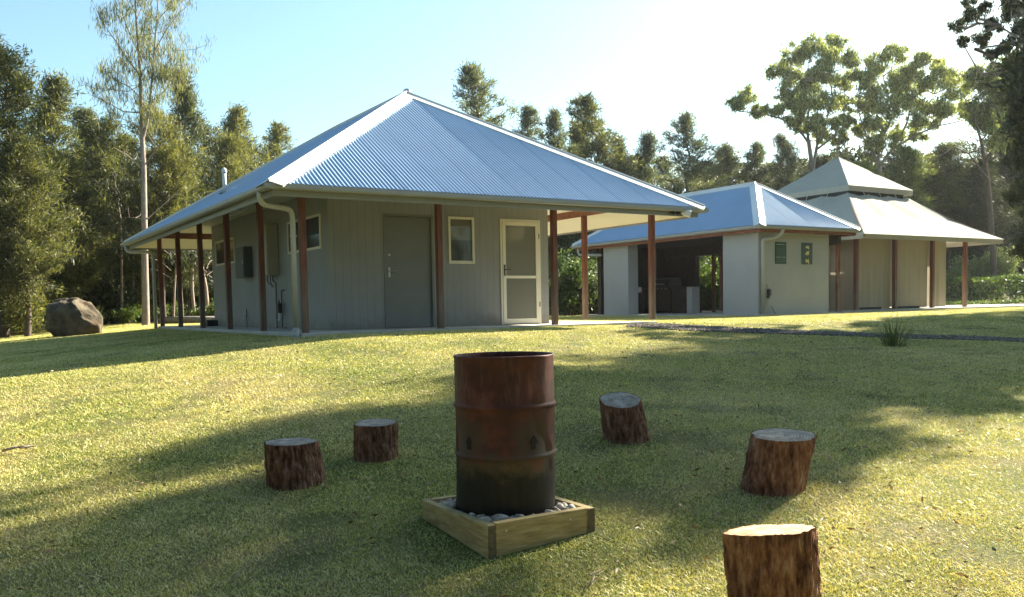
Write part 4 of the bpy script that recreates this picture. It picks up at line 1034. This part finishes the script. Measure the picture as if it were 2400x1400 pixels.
she_oak_mesh('oakC', 11, 2.4, 23, 'needles_olive', leaves=33000, nb=150, b0=.22, prof=lambda u: min(1, .35+u*1.8)*(1-u)**.5+.08, tuft=.42)
she_oak_mesh('oakD', 11, 1.5, 24, 'needles_bluish', leaves=20000, nb=90, b0=.16, jit=.55, tuft=.32, prof=lambda u: min(1, .5+u*1.2)*(1-u**2.2)**.8+.12)
she_oak_mesh('oakE', 11, 2.0, 25, 'needles_yellow', leaves=23000, nb=100, b0=.3, tuft=.38, prof=lambda u: (math.sin(math.pi*min(u*.85+.15, 1))**.7)+.06)
bush_mesh('bushA', 1.0, 1.9, 31, 'bright_leaves', 9000)
bush_mesh('bushB', .8, 1.0, 32, 'pale_leaves', 2600, (.10, .2), (.03, .06))
bush_mesh('bushC', 1.6, 2.2, 33, 'dark_leaves', 8000, (.12, .26), (.03, .07))
def tree_at(key, px, top, d, label, mat=None, rot=None, sxy=1.0, cat='tree', name='she_oak_tree', group='she-oak trees', bark_=None):
    b = at(px, 740, d); z = gz(b[0], b[1]); zt = at(px, top, d)[2]; Ht = MESHES[key][4]
    s = (zt-z)/Ht; return plant(key, (b[0], b[1], z-.05), s, rot if rot is not None else random.random()*6.28, label, cat, name, group, mat, bark_, sxy=sxy)
LEFT = [
 ('oakA', 10, 92, 27, 'tallest bushy she-oak cut by the left photo edge, leafy to the ground', None, 1.15),
 ('oakC', 62, 330, 26, 'broad low she-oak with sunlit foliage hanging near the boulder', 'needles_yellow', 1.25),
 ('oakB', 145, 188, 32, 'slim pointed she-oak whose tip stands above the boulder', None, 1.1),
 ('oakC', 170, 370, 30, 'full olive she-oak directly behind the boulder', None, 1.3),
 ('oakB', 225, 268, 38, 'grey green she-oak between the boulder and the tall bare-trunked tree', 'needles_bluish', 1.2),
 ('oakE', 265, 285, 34, 'yellowish she-oak just left of the tall thin trunk', 'needles_olive', 1.1),
 ('oakA', 300, 330, 37, 'dense olive she-oak behind the tall thin trunk on its left', None, 1.1),
 ('oakE', 385, 262, 32, 'golden tinged she-oak just right of the tall thin trunk', 'needles_yellow', .9),
 ('oakB', 440, 182, 37, 'narrow bluish she-oak rising highest between tall trunk and roof', 'needles_bluish', 1.0),
 ('oakC', 425, 340, 33, 'wide olive she-oak above the far verandah corner', None, 1.0),
 ('oakE', 500, 300, 41, 'dark topped she-oak left of the roof vent pipe', 'needles_olive', 1.0),
 ('oakC', 555, 330, 37, 'bushy golden she-oak directly above the roof vent pipe', 'needles_yellow', .9),
 ('oakA', 585, 268, 44, 'broad she-oak with spiky top right of the roof vent pipe', 'needles_olive', 1.1),
 ('oakD', 655, 298, 46, 'small open she-oak peeping over the left roof slope', 'needles_olive', 1.1),
 ('oakA', -95, 200, 30, 'she-oak beyond the left photo edge', None, 1.2),
 ('oakD', 1128, 170, 50, 'tallest feathery she-oak rising behind the cottage roof', None, 1.15),
 ('oakD', 1237, 262, 54, 'small slim she-oak right of the tallest one behind the roof', None, .9),
 ('oakD', 1302, 267, 53, 'round topped she-oak behind the middle of the roof hip', None, .95),
 ('oakD', 1392, 234, 50, 'large feathery she-oak behind the right part of the roof hip', 'needles_olive', 1.25),
 ('oakB', 1448, 330, 52, 'low she-oak filling the gap right of the large feathery one', 'needles_bluish', .9),
 ('oakB', 1514, 320, 52, 'narrow spire-shaped she-oak above the right end of the cottage eave', 'needles_bluish', 1.0),
 ('oakD', 1612, 274, 50, 'tall feathery she-oak above the shelter ridge', None, 1.15),
 ('oakD', 1188, 318, 56, 'half hidden she-oak in the gap right of the tallest feathery one', None, 1.2),
 ('oakB', 1346, 300, 55, 'thin she-oak squeezed left of the large feathery one', None, 1.3),
 ('oakD', 1478, 372, 56, 'low she-oak just left of the narrow spire-shaped one', None, 1.3),
 ('oakD', 1562, 372, 55, 'low she-oak between the spire-shaped one and the shelter ridge', None, 1.4),
 ('oakA', 1655, 392, 57, 'lowest dark she-oak above the middle of the shelter ridge', 'needles_bluish', 1.3),
 ('oakB', 1690, 348, 54, 'dark she-oak left of the shelter hip peak', 'needles_bluish', 1.2),
 ('oakA', 1765, 345, 55, 'dark she-oak right above the shelter hip peak', 'needles_bluish', 1.0),
 ('oakA', 1832, 325, 54, 'grey green she-oak left of the big gum trees', 'needles_bluish', 1.0),
]
for i, (k, px, top, d, lab, mt, sx_) in enumerate(LEFT): tree_at(k, px, top, d, lab, mt, rot=i*1.7, sxy=sx_)
RIGHT = [
 ('oakC', 1925, 372, 56, 'dark bushy tree behind the pavilion peak on its left', 'dark_leaves', 1.3),
 ('oakC', 2010, 385, 50, 'dark leafy tree directly behind the pavilion peak', 'gum_leaves', 1.4),
 ('oakA', 2115, 350, 49, 'round leafy tree behind the right slope of the pavilion cap', 'gum_leaves', 1.5),
 ('oakC', 2215, 345, 52, 'olive tree right of the pavilion cap below the sky gap', 'needles_olive', 1.4),
 ('oakA', 2300, 372, 49, 'dark tree above the right pavilion eave corner', 'dark_leaves', 1.4),
 ('oakC', 2392, 190, 60, 'tall dark tree at the right photo edge behind the bank', 'dark_leaves', 1.5),
]
for i, (k, px, top, d, lab, mt, sx_) in enumerate(RIGHT): tree_at(k, px, top, d, lab, mt, rot=i*2.1+.4, sxy=sx_, name='bush_tree', group='dark trees behind the pavilion')
# far wood: one mass behind everything
def far_wood():
    r = np.random.default_rng(77); V_, F_, R_ = [], [], []; tr = MB(); off = 0
    for i in range(150):
        px = -260+i*19+r.normal()*8; d = 58+r.random()*14
        if px < 700: d = 44+r.random()*12
        b = at(px, 740, d); z0 = gz(b[0], b[1])-.1
        toppx = 455 if px < 620 else (445 if px < 1640 else (400 if px < 1850 else 372))
        if 620 < px < 1300: toppx = 520
        toppx += r.normal()*25; Ht = at(px, toppx, d)[2]-z0
        c = np.stack([r.normal(size=1500)*1.2, r.normal(size=1500)*1.2, r.random(1500)**.8*Ht], -1)
        c[:, :2] *= (1.15-.8*(c[:, 2:3]/Ht)); c += np.array([b[0], b[1], z0])
        dd = r.normal(size=(1500, 3)); dd /= np.linalg.norm(dd, axis=1)[:, None]
        v, f, q = leaf_quads(c, dd, r.uniform(.3, .65, 1500), r.uniform(.10, .22, 1500), r); V_.append(v); F_.append(f+off); R_.append(q); off += len(v)
    tag(npmesh('far_wood', np.concatenate(V_), np.concatenate(F_), 'dark_leaves', None, np.concatenate(R_)), 'dark mass of woodland behind the nearer trees', 'woodland', kind='stuff')
far_wood()
def fill_shade_wood():          # unseen ring of trees added round the viewer to cut the sky fill
    r = np.random.default_rng(78); V_, F_, R_ = [], [], []; off = 0
    for i in range(60):
        an = rad(112+i*3.75+r.normal()); q = 17+r.random()*7; x, y = CAM[0]+q*math.cos(an), CAM[1]+q*math.sin(an)
        if an < rad(150): q += 12; x, y = CAM[0]+q*math.cos(an), CAM[1]+q*math.sin(an)
        z0 = gz(x, y); Ht = r.uniform(13, 18); n = 2200
        c = np.stack([r.normal(size=n)*1.3, r.normal(size=n)*1.3, r.random(n)**.85*Ht], -1); c[:, :2] *= (1.15-.7*(c[:, 2:3]/Ht)); c += np.array([x, y, z0])
        dd = r.normal(size=(n, 3)); dd /= np.linalg.norm(dd, axis=1)[:, None]
        v, f, w = leaf_quads(c, dd, r.uniform(.4, .8, n), r.uniform(.15, .3, n), r); V_.append(v); F_.append(f+off); R_.append(w); off += len(v)
    tag(npmesh('fill_shade_wood', np.concatenate(V_), np.concatenate(F_), 'dark_leaves', None, np.concatenate(R_)), 'unseen dark woodland added on the near side to cut sky light', 'woodland', kind='stuff')
fill_shade_wood()
# slim trunks visible inside the dark forest
TR = [(285, 470, 775, 33, 5), (250, 560, 772, 36, 4), (405, 600, 760, 31, 4), (456, 590, 762, 33, 7), (488, 590, 760, 34, 9), (200, 560, 770, 34, 5), (312, 560, 772, 36, 4), (120, 600, 770, 33, 4)]
for i, (px, t_, b_, d, w) in enumerate(TR):
    p0 = at(px, 740, d); z = gz(*p0[:2]); zt = at(px, t_-60, d)[2]; r_ = w*d/FPX/2*1.3; rr = random.Random(i)
    m = MB(); limb(m, [(0, 0, -.1), (rr.uniform(-.1, .1), 0, (zt-z)*.35), (rr.uniform(-.25, .25), .1, (zt-z)*.7), (rr.uniform(-.3, .3), .1, zt-z)], r_, r_*.45, 8)
    for k in range(5):
        zz = (zt-z)*rr.uniform(.4, .95); a_ = rr.random()*6.28; limb(m, [(0, 0, zz), (math.cos(a_)*.5, math.sin(a_)*.5, zz+.3), (math.cos(a_)*1.0, math.sin(a_)*1.0, zz+.4)], r_*.3, .008, 5)
    e_ = empty('sapling_tree', (p0[0], p0[1], z), ['slim pale trunk left of the tall thin tree', 'thin trunk standing in the dark gap right of the boulder', 'thin trunk seen between the last verandah posts', 'pale trunk seen between verandah posts near the side wall', 'thicker pale trunk right beside the far wall corner', 'thin trunk right behind the boulder top', 'thin trunk touching the tall thin tree on its left', 'thin trunk left of the boulder under the foliage'][i], 'tree', 'slim trunks inside the dark forest')
    m.build('trunk', 'trunk_pale', e_, smooth=True)
    rs = np.random.default_rng(100+i); C = [np.array([rs.normal()*.6, rs.normal()*.6, (zt-z)*rs.uniform(.7, 1.05)]) for _ in range(14)]
    V, F, Rn = needle_cloud(C, [.4]*14, [np.array([0, 0, 1.])]*14, 1400, rs); npmesh('crown', V, F, 'dark_leaves', e_, Rn)
# tall thin open she-oak at the left
def thin_tree():
    d = 29.0; B = at(342, 768, d); B[2] = gz(B[0], B[1])-.05; tr = MB()
    W_ = lambda px, py, dd=0: at(px, py, d+dd)-B
    main = [np.zeros(3), W_(341, 700), W_(339, 600), W_(338, 500), W_(337, 400), W_(333, 318)]
    limb(tr, main, .128, .075, 12)
    L1 = [W_(333, 318), W_(331, 250), W_(329, 180), W_(324, 110), W_(319, 50), W_(316, -60)]; limb(tr, L1, .072, .018, 9)
    L2 = [W_(335, 325), W_(345, 285), W_(352, 240), W_(356, 190), W_(362, 120), W_(367, 50), W_(374, -50)]; limb(tr, L2, .052, .015, 8)
    br = [([(329, 180), (300, 140), (270, 95), (245, 60), (215, 0)], .035), ([(331, 232), (305, 205), (270, 188), (232, 165)], .025), ([(333, 265), (290, 262), (250, 240), (212, 222)], .025), ([(326, 130), (305, 80), (285, 30), (270, -30)], .02),
          ([(356, 190), (385, 160), (415, 120), (440, 85)], .02), ([(352, 240), (385, 215), (410, 180), (435, 150)], .02), ([(362, 120), (390, 70), (420, 30), (445, 10)], .02), ([(330, 300), (300, 285), (270, 270)], .02),
          ([(337, 400), (300, 365), (265, 345)], .02), ([(338, 520), (372, 490), (400, 465), (420, 448)], .022), ([(338, 515), (310, 510), (285, 512)], .018), ([(337, 390), (365, 350), (400, 325)], .022), ([(319, 50), (335, 10), (345, -40)], .015), ([(324, 110), (350, 70), (338, 30)], .014),
          ([(356, 190), (340, 150), (345, 110)], .014), ([(367, 50), (395, 20), (405, -30)], .014), ([(329, 200), (300, 215), (262, 210), (235, 215)], .016)]
    r = np.random.default_rng(12); C, Rr, Dd = [], [], []
    for k, (pl, w) in enumerate(br):
        dz = r.uniform(-1.1, 1.1); P = [W_(x, y, dz*i/(len(pl)-1)) for i, (x, y) in enumerate(pl)]; limb(tr, P, w, .006, 6)
        bare = k in (8, 9, 10, 11)
        for i in range(len(P)-1):
            if i == 0 and len(P) > 3: continue
            for q in range(3 if not bare else 1):
                f = r.random(); c = P[i]*(1-f)+P[i+1]*f; s = r.normal(size=3)*np.array([.35, .35, .3]); s[2] = abs(s[2]); limb(tr, [c, c+s*.6, c+s+np.array([0, 0, .12])], .010, .004, 4)
                if not bare:
                    C.append(c+s+np.array([0, 0, .2])); Rr.append(.24); Dd.append(np.array([0, 0, 1.])+s*.4)
                    C.append(c+s*.6); Rr.append(.2); Dd.append(np.array([0, 0, 1.]))
    for P in (L1, L2):
        for i in range(1, len(P)-1):
            for q in range(13): f = r.random(); c = P[i]*(1-f)+P[i+1]*f+r.normal(size=3)*np.array([.5, .5, .3]); C.append(c); Rr.append(.26); Dd.append(np.array([0, 0, 1.]))
    for _ in range(12): C.append(W_(368+r.normal()*14, 172+r.normal()*16)+r.normal(size=3)*.1); Rr.append(.34); Dd.append(np.array([0, 0, 1.]))
    V, F, Rn = needle_cloud(C, Rr, Dd, 11000, r, (.14, .30), (.012, .022), .4, .45)
    e_ = empty('she_oak_tree', tuple(B), 'tall thin she-oak with a bare pale forked trunk and sparse open crown', 'tree', None)
    tr.build('trunk', 'trunk_pale', e_, smooth=True); npmesh('crown', V, F, 'needles_olive', e_, Rn)
thin_tree()
# gum trees
def gum(base_px, d, stems, clumps, label, seed, n=40000, leafs='gum_leaves', L=(.12, .24), Wd=(.05, .09), sc=1.0, name='gum_tree', group='big gum trees', barkm='trunk_gum'):
    B = at(base_px, 740, d); B[2] = gz(B[0], B[1])-.05; W_ = lambda px, py, dd=0: at(px, py, d+dd)-B
    tr = MB(); r = np.random.default_rng(seed); nodes = []
    for pl, w0, w1 in stems:
        dz = r.uniform(-1.2, 1.2); P = [W_(x, y, dz*i/(len(pl)-1)) for i, (x, y) in enumerate(pl)]
        if pl[0] == (base_px, 740): P[0] = np.zeros(3)
        limb(tr, P, w0, w1, 9); nodes += [(q[0], q[1], q[2]) for q in P[1:]]
    nodes = np.array(nodes); C, Rr, Dd = [], [], []
    for (x, y, rp) in clumps:
        c = W_(x, y, r.uniform(-1.6, 1.6)); R = rp*d/FPX
        k = nodes[np.argmin(np.linalg.norm(nodes-c, axis=1)+np.where(nodes[:, 2] > c[2], 3, 0))]
        limb(tr, [k, (k+c)/2+np.array([0, 0, -.15])+r.normal(size=3)*.12, c], .045, .012, 6)
        for q in range(17):
            o = r.normal(size=3); o /= np.linalg.norm(o); o[2] = o[2]*.75+.1; p = c+o*R*r.uniform(.45, 1.0)
            C.append(p); Rr.append(R*r.uniform(.24, .46)); Dd.append(np.array([0, 0, -1.])); limb(tr, [c, (c+p)/2, p], .014, .005, 4)
    V, F, Rn = needle_cloud(C, Rr, Dd, n, r, L, Wd, -.3, .9)
    e_ = empty(name, tuple(B), label, 'tree', group); tr.build('trunk', barkm, e_, smooth=True); npmesh('crown', V, F, leafs, e_, Rn)
gum(1905, 53, [([(1905, 740), (1908, 520), (1905, 400), (1895, 330)], .2, .12), ([(1895, 335), (1870, 300), (1830, 278), (1780, 265), (1740, 262)], .08, .03), ([(1895, 330), (1890, 290), (1900, 240), (1890, 190)], .09, .03),
              ([(1905, 400), (1915, 340), (1935, 290), (1950, 230), (1945, 170)], .10, .03), ([(1915, 350), (1955, 320), (1970, 280), (1990, 230)], .07, .02), ([(1890, 290), (1860, 240), (1850, 190)], .05, .02), ([(1960, 400), (1962, 350), (1968, 320)], .06, .03)],
    [(1725, 245, 22), (1755, 225, 24), (1775, 262, 24), (1815, 258, 22), (1840, 240, 26), (1825, 165, 30), (1860, 130, 32), (1905, 115, 34), (1955, 112, 32), (1995, 140, 28), (1875, 185, 34), (1930, 175, 36), (1975, 190, 30), (1890, 240, 32), (1935, 245, 32), (1860, 285, 24), (1980, 245, 26), (1910, 290, 26), (1955, 290, 22), (1850, 215, 26), (2010, 175, 22), (1880, 300, 22), (1925, 320, 24), (1965, 325, 24), (1900, 205, 30), (1940, 140, 30), (1985, 285, 22), (1870, 250, 26)],
    'big gum tree with a spreading crown above the pavilion, left of its twin', 41)
gum(2065, 54, [([(2065, 740), (2060, 520), (2062, 420), (2058, 375)], .2, .13), ([(2058, 380), (2035, 330), (2020, 290), (2010, 250)], .08, .03), ([(2058, 375), (2065, 330), (2085, 290), (2080, 230), (2070, 180)], .09, .03), ([(2060, 390), (2100, 340), (2125, 290), (2140, 230), (2130, 180)], .09, .03),
              ([(2100, 345), (2150, 315), (2200, 295), (2250, 285)], .07, .03), ([(2125, 300), (2170, 260), (2190, 220)], .05, .02), ([(2058, 380), (2075, 340), (2060, 300)], .05, .02)],
    [(2020, 255, 28), (2045, 290, 26), (2035, 215, 28), (2060, 150, 32), (2095, 132, 28), (2030, 180, 24), (2075, 200, 36), (2120, 180, 34), (2160, 140, 24), (2165, 195, 36), (2205, 180, 34), (2240, 215, 32), (2250, 260, 28), (2130, 240, 36), (2180, 250, 34), (2090, 260, 34), (2215, 260, 30), (2140, 285, 26), (2070, 300, 22), (2100, 310, 20), (2195, 150, 20), (2185, 290, 22), (2050, 335, 26), (2100, 330, 26), (2150, 320, 24), (2015, 310, 24), (2110, 215, 34), (2060, 250, 30), (2230, 190, 24), (2140, 165, 26)],
    'big gum tree with a rounded crown right of its twin above the pavilion', 42)
gum(2330, 45, [([(2330, 740), (2325, 560), (2315, 420), (2300, 330)], .16, .09), ([(2300, 335), (2285, 280), (2260, 230)], .06, .02), ([(2315, 420), (2270, 360), (2235, 345), (2160, 400)], .05, .02), ([(2310, 380), (2350, 300), (2370, 240)], .07, .03)],
    [(2290, 190, 34), (2330, 210, 36), (2300, 245, 34), (2345, 160, 34), (2370, 240, 40), (2320, 290, 34), (2290, 280, 28), (2380, 300, 40), (2390, 180, 36), (2400, 130, 36), (2345, 330, 34)],
    'loose green gum tree at the right between big gum and photo edge', 43, 20000, barkm='trunk_dark')
# near trees just outside the right edge: their shade falls across the lawn
def shade_tree(t, s, Ht, R, seed, label, spec=None, n=30000):
    a_ = rad(SUN_AZ); X = t*math.cos(a_)-s*math.sin(a_); Y = t*math.sin(a_)+s*math.cos(a_); z = gz(X, Y)
    key = 'shade%d' % seed
    she_oak_mesh(key, Ht, R, seed, 'dark_leaves', 'trunk_dark', nb=130, leaves=n, b0=.12, L=(.16, .34), Wd=(.05, .09), tuft=.46, gap=.68, prof=lambda u: min(1, .6+u)*(1-u**3.0)**.7+.10)
    return plant(key, (X, Y, z), 1, seed, label, 'tree', 'shade_tree', 'tall trees beyond the right photo edge')
shade_tree(16.5, -7.9, 13.7, 2.3, 51, 'tall dark tree beyond the right edge, first of the shading trees', n=90000)
shade_tree(24.5, -7.7, 14.5, 2.6, 52, 'tall dark tree beyond the right edge, second of the shading trees', n=60000)
shade_tree(33.0, -7.0, 14.0, 2.4, 53, 'tall dark tree beyond the right edge, farthest of the shading trees')
# overhanging branch at the upper right corner (part of a near wattle)
gum(2560, 24, [([(2560, 740), (2555, 400), (2545, 150), (2535, -100)], .20, .10), ([(2545, 160), (2480, 120), (2400, 98), (2330, 108), (2285, 115)], .06, .012), ([(2400, 98), (2340, 60), (2290, 55), (2250, 60)], .03, .01), ([(2545, 250), (2480, 200), (2420, 190), (2360, 180)], .05, .015), ([(2540, 30), (2480, 0), (2420, 5), (2370, 10)], .05, .015)],
    [(2245, 62, 20), (2275, 38, 22), (2300, 95, 24), (2255, 100, 16), (2335, 60, 26), (2355, 110, 24), (2380, 30, 34), (2395, 80, 30), (2370, 150, 22), (2310, 20, 18), (2270, 8, 16), (2420, 60, 40), (2430, 130, 36), (2440, 0, 40), (2330, 128, 18), (2400, 190, 30), (2440, 230, 40), (2370, 5, 24), (2412, 270, 34), (2405, 330, 34), (2418, 390, 38), (2402, 445, 30), (2425, 500, 36), (2412, 555, 30), (2440, 320, 44), (2450, 430, 46), (2455, 540, 44), (2390, 215, 26), (2386, 300, 28), (2378, 375, 26), (2386, 455, 28), (2396, 590, 26)],
    'dark leafy wattle branch reaching in at the upper right corner', 44, 42000, 'dark_leaves', (.07, .15), (.02, .035), name='wattle_tree', group=None)
# ------------------------------------------------------------------ shrubs
def shrub(key, px, py, d, s, label, mat=None, name='shrub', group='shrubs round the buildings', rot=0., z=None):
    b = at(px, py, d); zz = gz(b[0], b[1]); plant(key, (b[0], b[1], zz-.03), s, rot, label, 'shrub', name, group, mat, parts=('stem', 'foliage'))
shrub('bushA', 1335, 745, 33, 1.25, 'bright green shrub behind the verandah, left of the orange post')
shrub('bushA', 1400, 745, 35, 1.15, 'bright green shrub between the orange post and the shelter pier', rot=2)
shrub('bushA', 1290, 745, 38, 1.3, 'green shrub partly hidden by the cottage wall corner', rot=1)
shrub('bushC', 1370, 745, 38, 1.2, 'dark shrub behind the bright ones right of the cottage', rot=3)
shrub('bushA', 1650, 740, 36, 1.2, 'green shrub seen through the shelter, left of its inner post', rot=4)
shrub('bushA', 1700, 740, 37, 1.25, 'green shrub seen through the shelter, right of its inner post', rot=5)
shrub('bushC', 1620, 740, 41, 1.4, 'dark shrub seen deep through the shelter opening', rot=5)
shrub('bushB', 2278, 700, 47, 1.3, 'pale sunlit shrub on the bank right of the pavilion post', rot=1)
shrub('bushB', 2322, 700, 47, 1.6, 'taller pale shrub on the bank near the right photo edge', rot=3)
shrub('bushB', 2245, 700, 46, .8, 'small pale shrub on the bank beside the pavilion wall', rot=2)
shrub('bushC', 60, 770, 29, .8, 'dark shrub under the she-oak at the left photo edge', 'needles_olive')
shrub('bushC', 240, 770, 34, 1.1, 'dark shrub in the deep shade right of the boulder', rot=2)
shrub('bushC', 440, 770, 38, 1.0, 'dark shrub seen between the far verandah posts', rot=4)
shrub('bushB', 497, 752, 33, .8, 'pale sunlit shrub beside the far side-wall corner', 'bright_leaves', rot=4)
shrub('bushB', 395, 752, 34, .8, 'pale sunlit shrub between the last verandah posts', 'bright_leaves', rot=5)
shrub('bushB', 298, 760, 33, .8, 'pale sunlit shrub just left of the tall thin trunk', 'bright_leaves', rot=6)
# ground cover on the face of the bank
def bank_cover():
    r = np.random.default_rng(9); n = 26000; D = r.uniform(40.6, 44.5, n); L = r.uniform(16.5, 34, n)
    X = CAM[0]+D*math.sin(YAW)+L*math.cos(YAW); Y = CAM[1]+D*math.cos(YAW)-L*math.sin(YAW)
    c = np.stack([X, Y, H(X, Y)+r.random(n)**2*.22], -1); d = r.normal(size=(n, 3))+np.array([0, 0, .6]); d /= np.linalg.norm(d, axis=1)[:, None]
    V, F, R_ = leaf_quads(c, d, r.uniform(.10, .24, n), r.uniform(.04, .09, n), r)
    tag(npmesh('ground_cover', V, F, 'bright_leaves', None, R_), 'leafy green ground cover over the grassy bank', 'ground cover', kind='stuff')
bank_cover()
# low log edging the far lawn
m = MB(); p0, p1 = at(370, 746, 31), at(545, 742, 31); p0[2] = gz(*p0[:2])+.12; p1[2] = gz(*p1[:2])+.12
m.tube([p0, p0*.6+p1*.4+np.array([0, 0, .02]), p1], [.13, .12, .11], 12); tag(m.build('fallen_log', 'log_grey', smooth=True, origin=tuple(p0)), 'long grey log lying along the far lawn behind the verandah', 'log')

# ------------------------------------------------------------------ air
HAZE = .00022  # volume added to lay a pale veil of glare over the far trees
hz = MB(); hz.box(-280, 275, -290, 265, -3.2, 18); m_ = bpy.data.materials.new('glare_haze'); m_.use_nodes = True; n_ = m_.node_tree
for q in list(n_.nodes):
    if q.type == 'BSDF_PRINCIPLED': n_.nodes.remove(q)
pv = n_.nodes.new('ShaderNodeVolumePrincipled'); pv.inputs['Density'].default_value = HAZE; pv.inputs['Color'].default_value = (.93, .96, 1, 1); pv.inputs['Anisotropy'].default_value = .55
n_.links.new(pv.outputs[0], n_.nodes['Material Output'].inputs['Volume']); MATS['glare_haze'] = m_
tag(hz.build('haze', 'glare_haze'), 'thin haze added over the clearing as a veil of glare', 'haze', kind='stuff')
